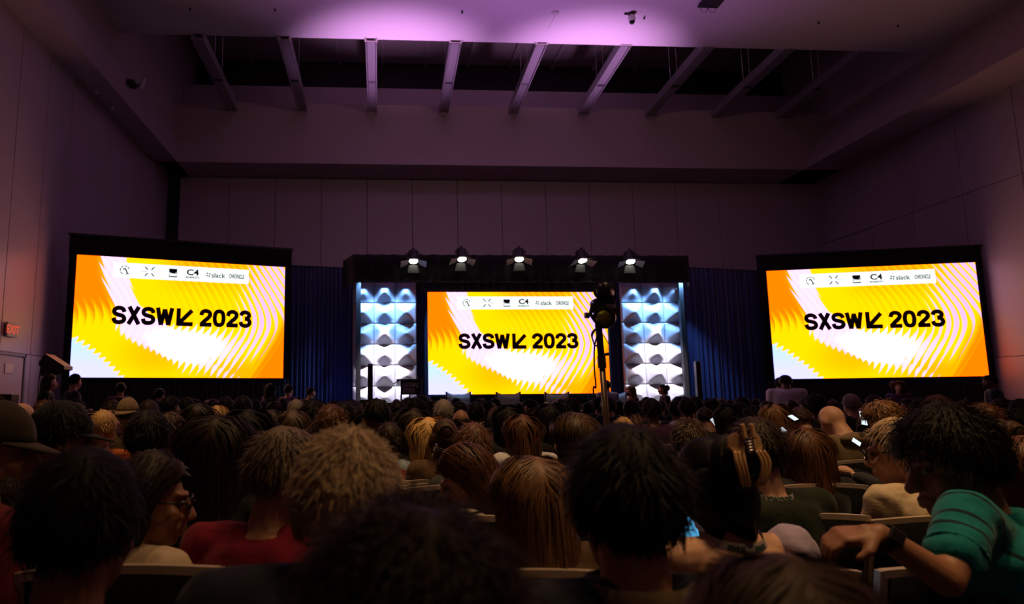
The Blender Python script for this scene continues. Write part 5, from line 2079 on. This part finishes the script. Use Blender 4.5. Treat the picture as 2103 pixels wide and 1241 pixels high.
far(1316, 824, 9.6, 'short', 'black', 'white', 'mid', 'man in a white shirt with his back turned before the people tower', sc=1.15)
far(1280, 857, 6.2, 'short', 'blond', 'cream', 'light', 'small fair head low behind the lamp stand')
far(1386, 823, 9.4, 'short', 'black', 'charcoal', 'dark', 'narrow dark head at the foot of the people tower')
far(1409, 817, 8.2, 'short', 'black', 'lilac', 'dark', 'dark haired man in a mauve shirt by the people tower')
far(1426, 815, 9.0, 'short', 'black', 'black', 'mid', 'black head in front of the slim loudspeaker by the curtain')
far(1446, 832, 7.6, 'short', 'darkbrown', 'charcoal', 'mid', 'dark head next to the small glowing phone before the curtain', 'down')
far(1491, 836, 6.6, 'long', 'black', 'black', 'mid', 'long black hair beyond the green shirt man before the curtain')
far(1517, 825, 8.0, 'short', 'black', 'navy', 'mid', 'dark head in the curtain rows, above the green shirt man')
far(1545, 832, 7.0, 'bob', 'black', 'charcoal', 'mid', 'black bob right above the green shirt man')
far(1588, 831, 6.4, 'long', 'lightbrown', 'brown', 'light', 'light brown long hair below the far screen corner')
t, F = far(1641, 830, 5.9, 'short', 'brown', 'red', 'light', 'brown head looking down at a phone below the far screen', 'down')
far(1672, 812, 7.8, 'curly', 'black', 'charcoal', 'dark', 'curly black head below the far screen')
hood, F = far(1706, 820, 5.7, None, 'grey', 'khaki', 'light', 'bald man in a khaki hooded sweatshirt, head bowed', 'down', .15, sc=1.12)
hb = MB().ell((0, -.09, 1.0), (.13, .06, .05), 14, 9)
obj('hood', hb, CL['khaki'], hood, True)
far(1746, 809, 8.6, 'short', 'grey', 'charcoal', 'light', 'grey haired head beyond the khaki hood')
far(1793, 811, 7.9, 'short', 'darkbrown', 'black', 'mid', 'dark straight head between the grey one and the curly light brown one')
far(1812, 821, 4.5, 'curly', 'lightbrown', 'charcoal', 'light', 'person with curly light brown hair sitting sideways over a phone', 'phone', 1.1, trous='denim', sc=1.05)
far(1923, 815, 6.0, 'wave', 'auburn', 'black', 'light', 'warm lit crown showing just over the teal man')
far(2016, 833, 4.6, 'curly', 'auburn', 'brown', 'light', 'curly reddish brown hair beyond the teal man')
far(2043, 856, 3.9, 'updo', 'brown', 'black', 'mid', 'brown hair in a low bun beyond the teal man')
t, F = far(2054, 818, 6.2, 'short', 'darkbrown', 'tan', 'light', 'man in glasses and a tan top turning round near the side wall', 'left', 1.2)
glasses_parts(t, F.HM)
far(2094, 820, 6.0, 'short', 'black', 'cream', 'mid', 'dark head with a pale shoulder at the picture edge by the side wall')
far(2089, 838, 5.2, 'bob', 'black', 'cream', 'mid', 'black bob in a cream top at the picture edge')
far(97, 826, 6.6, 'curly', 'auburn', 'brown', 'light', 'curly reddish hair between the bald man and the black cap')
far(60, 900, 3.7, 'long', 'blond', 'brown', 'light', 'golden long hair half hidden under the olive cap brim')

# standing figures in front of the side screens and by the stage
far(249, 786, 14.6, 'short', 'black', 'plum', 'mid', 'person standing before the first screen skirt in purple light', 'stand', .3)
far(156, 766, 12.3, 'crew', 'black', 'charcoal', 'mid', 'man with cropped hair standing before the corner of the first screen', 'standleft', -.9)
t, F = far(104, 768, 12.6, 'bob', 'brown', 'black', 'light', 'person in black with a white lanyard standing under the wedge loudspeaker', 'stand', -1.2)
obj('lanyard', MB().tube(catmull([(-.07, .05, 1.44), (-.05, .125, 1.3), (0, .14, 1.12), (.05, .125, 1.3), (.07, .05, 1.44)], 5), .008, 5), mat('white_ribbon', (.7, .7, .72), .7), t)
far(329, 798, 13.4, 'short', 'black', 'black', 'mid', 'dark figure with a lit edge standing below the first screen', 'stand', -.4)
far(557, 788, 16.0, 'long', 'black', 'black', 'mid', 'long haired figure in black standing at the end of the first screen', 'stand', -.8)
far(594, 790, 16.2, 'short', 'black', 'plum', 'mid', 'figure with tousled hair standing at the curtain edge in purple light', 'stand', -.6)
far(639, 794, 16.0, 'crew', 'black', 'black', 'light', 'man with cropped hair standing before the dark curtain', 'stand', -.9)
far(1244, 781, 16.35, 'short', 'darkbrown', 'paleblue', 'light', 'man in a pale shirt standing behind the lamp stand pole', 'stand', .2, sc=1.12)
t, F = far(1294, 793, 16.3, 'long', 'lightbrown', 'brown', 'light', 'blond long haired woman in a black mask standing before the people tower', 'stand', 1.7)
obj('face_mask', MB().ell((0, .085, -.06), (.05, .035, .045), 12, 8), M_black, t, True, F.HM)
t, F = far(1360, 789, 16.3, 'updo', 'darkbrown', 'black', 'light', 'woman in a dark dress with a pale armband standing before the people tower', 'stand', 1.5)
obj('armband', MB().ell((.20, -.02, 1.22), (.062, .062, .07), 12, 8), CL['lilac'], t, True)
far(1612, 769, 13.8, 'crew', 'black', 'white', 'dark', 'broad man in a white shirt standing under the corner of the far screen', 'stand', -.5, sc=1.45)
far(1599, 776, 14.8, 'short', 'black', 'black', 'dark', 'dark head half hidden behind the broad man in white', 'stand', -.2)
far(1843, 782, 14.2, 'long', 'red', 'plum', 'light', 'woman with long reddish hair standing below the far screen', 'stand', 2.6)
far(2031, 771, 13.6, 'short', 'black', 'navy', 'dark', 'man in dark blue standing at the outer corner of the far screen', 'standleft', .9, sc=1.25)

# lit phones
def phone(px, py, y, label, rx=-.9, rz=0., s=1.0, ry=0.0):
    t = thing('phone', label, 'phone', pt(px, py, y), 0, None)
    t.rotation_euler = Euler((rx, ry, rz))
    t.scale = (s, s, s)
    obj('phone_case', MB().box((0, .005, 0), (.074, .008, .15), None, .003), M_blackg, t)
    obj('phone_display', MB().box((0, 0, 0), (.066, .002, .138)), emit_mat('phone_glow', (.80, .90, 1.0), 1.1), t)
    return t


phone(1466, 866, 7.3, 'glowing phone tilted among the heads before the curtain', -.4, 0, .55, -.5)
phone(1611, 886, 5.1, 'glowing phone above the auburn woman', -.7, .2, .5, -.4)
phone(1773, 859, 5.0, 'glowing phone held up before the curly light brown hair', -.3, .1, .75, .15)
phone(1759, 908, 4.38, 'phone with two bright patches held over a lap beyond the tan shirt', -.35, .3, .42, -.9)
phone(1629, 858, 5.6, 'tiny lit phone corner below the far screen', -1.1, 0, .6, -.3)

# further heads that nothing tells apart
rg = np.random.default_rng(21)
kinds = [('short', 'black'), ('short', 'darkbrown'), ('bob', 'black'), ('long', 'darkbrown'), ('crew', 'black'), ('short', 'black'), ('wave', 'darkbrown'), ('long', 'black'), ('curly', 'black'), ('short', 'brown')]
for y in (7.3, 8.3, 9.3, 10.3, 11.3, 12.3, 13.3, 14.3):
    for px in np.arange(150 + 20 * rg.random(), 2110, .66 * FPX / y):
        if rg.random() < .17:
            continue
        q = px + rg.normal(0, 6)
        if any(abs(q - a) < .46 * FPX / y and abs(y - c) < .8 for a, b, c in FARPOS) or (y > 12 and (q < 230 or 1560 < q < 1660 or q > 1980)):
            continue
        py = VPY - (rg.normal(1.335, .030) - EYE.z) * FPX / y
        hk, hc = kinds[rg.integers(len(kinds))]
        where = [n for lim, n in ((600, 'below the first screen'), (722, 'before the dark curtain by the first screen'), (866, 'before the lectern tower'), (1262, 'below the central screen'),
                                  (1415, 'before the people tower'), (1560, 'before the curtain by the far screen'), (1990, 'below the far screen'), (3000, 'near the far side wall')) if q < lim][0]
        deep = 'middle rows' if y < 9 else 'far rows' if y < 12 else 'front rows'
        look = {'short': 'short ' + hc, 'bob': 'bobbed ' + hc, 'long': 'long ' + hc, 'crew': 'cropped ' + hc, 'wave': 'wavy ' + hc, 'curly': 'curly ' + hc}[hk].replace('darkbrown', 'dark brown')
        far(q, py, y + rg.normal(0, .05), hk, hc, ('black', 'charcoal', 'navy', 'plum', 'black', 'brown')[rg.integers(6)], ('mid', 'tan', 'light', 'dark')[rg.integers(4)],
            f'{look} haired listener, {deep}, {where}', ('fwd', 'fwd', 'fwd', 'left', 'right', 'down')[rg.integers(6)], rg.normal(0, .12), f'{look} haired heads {deep} {where}')
for o in (CH0[0],):
    pass
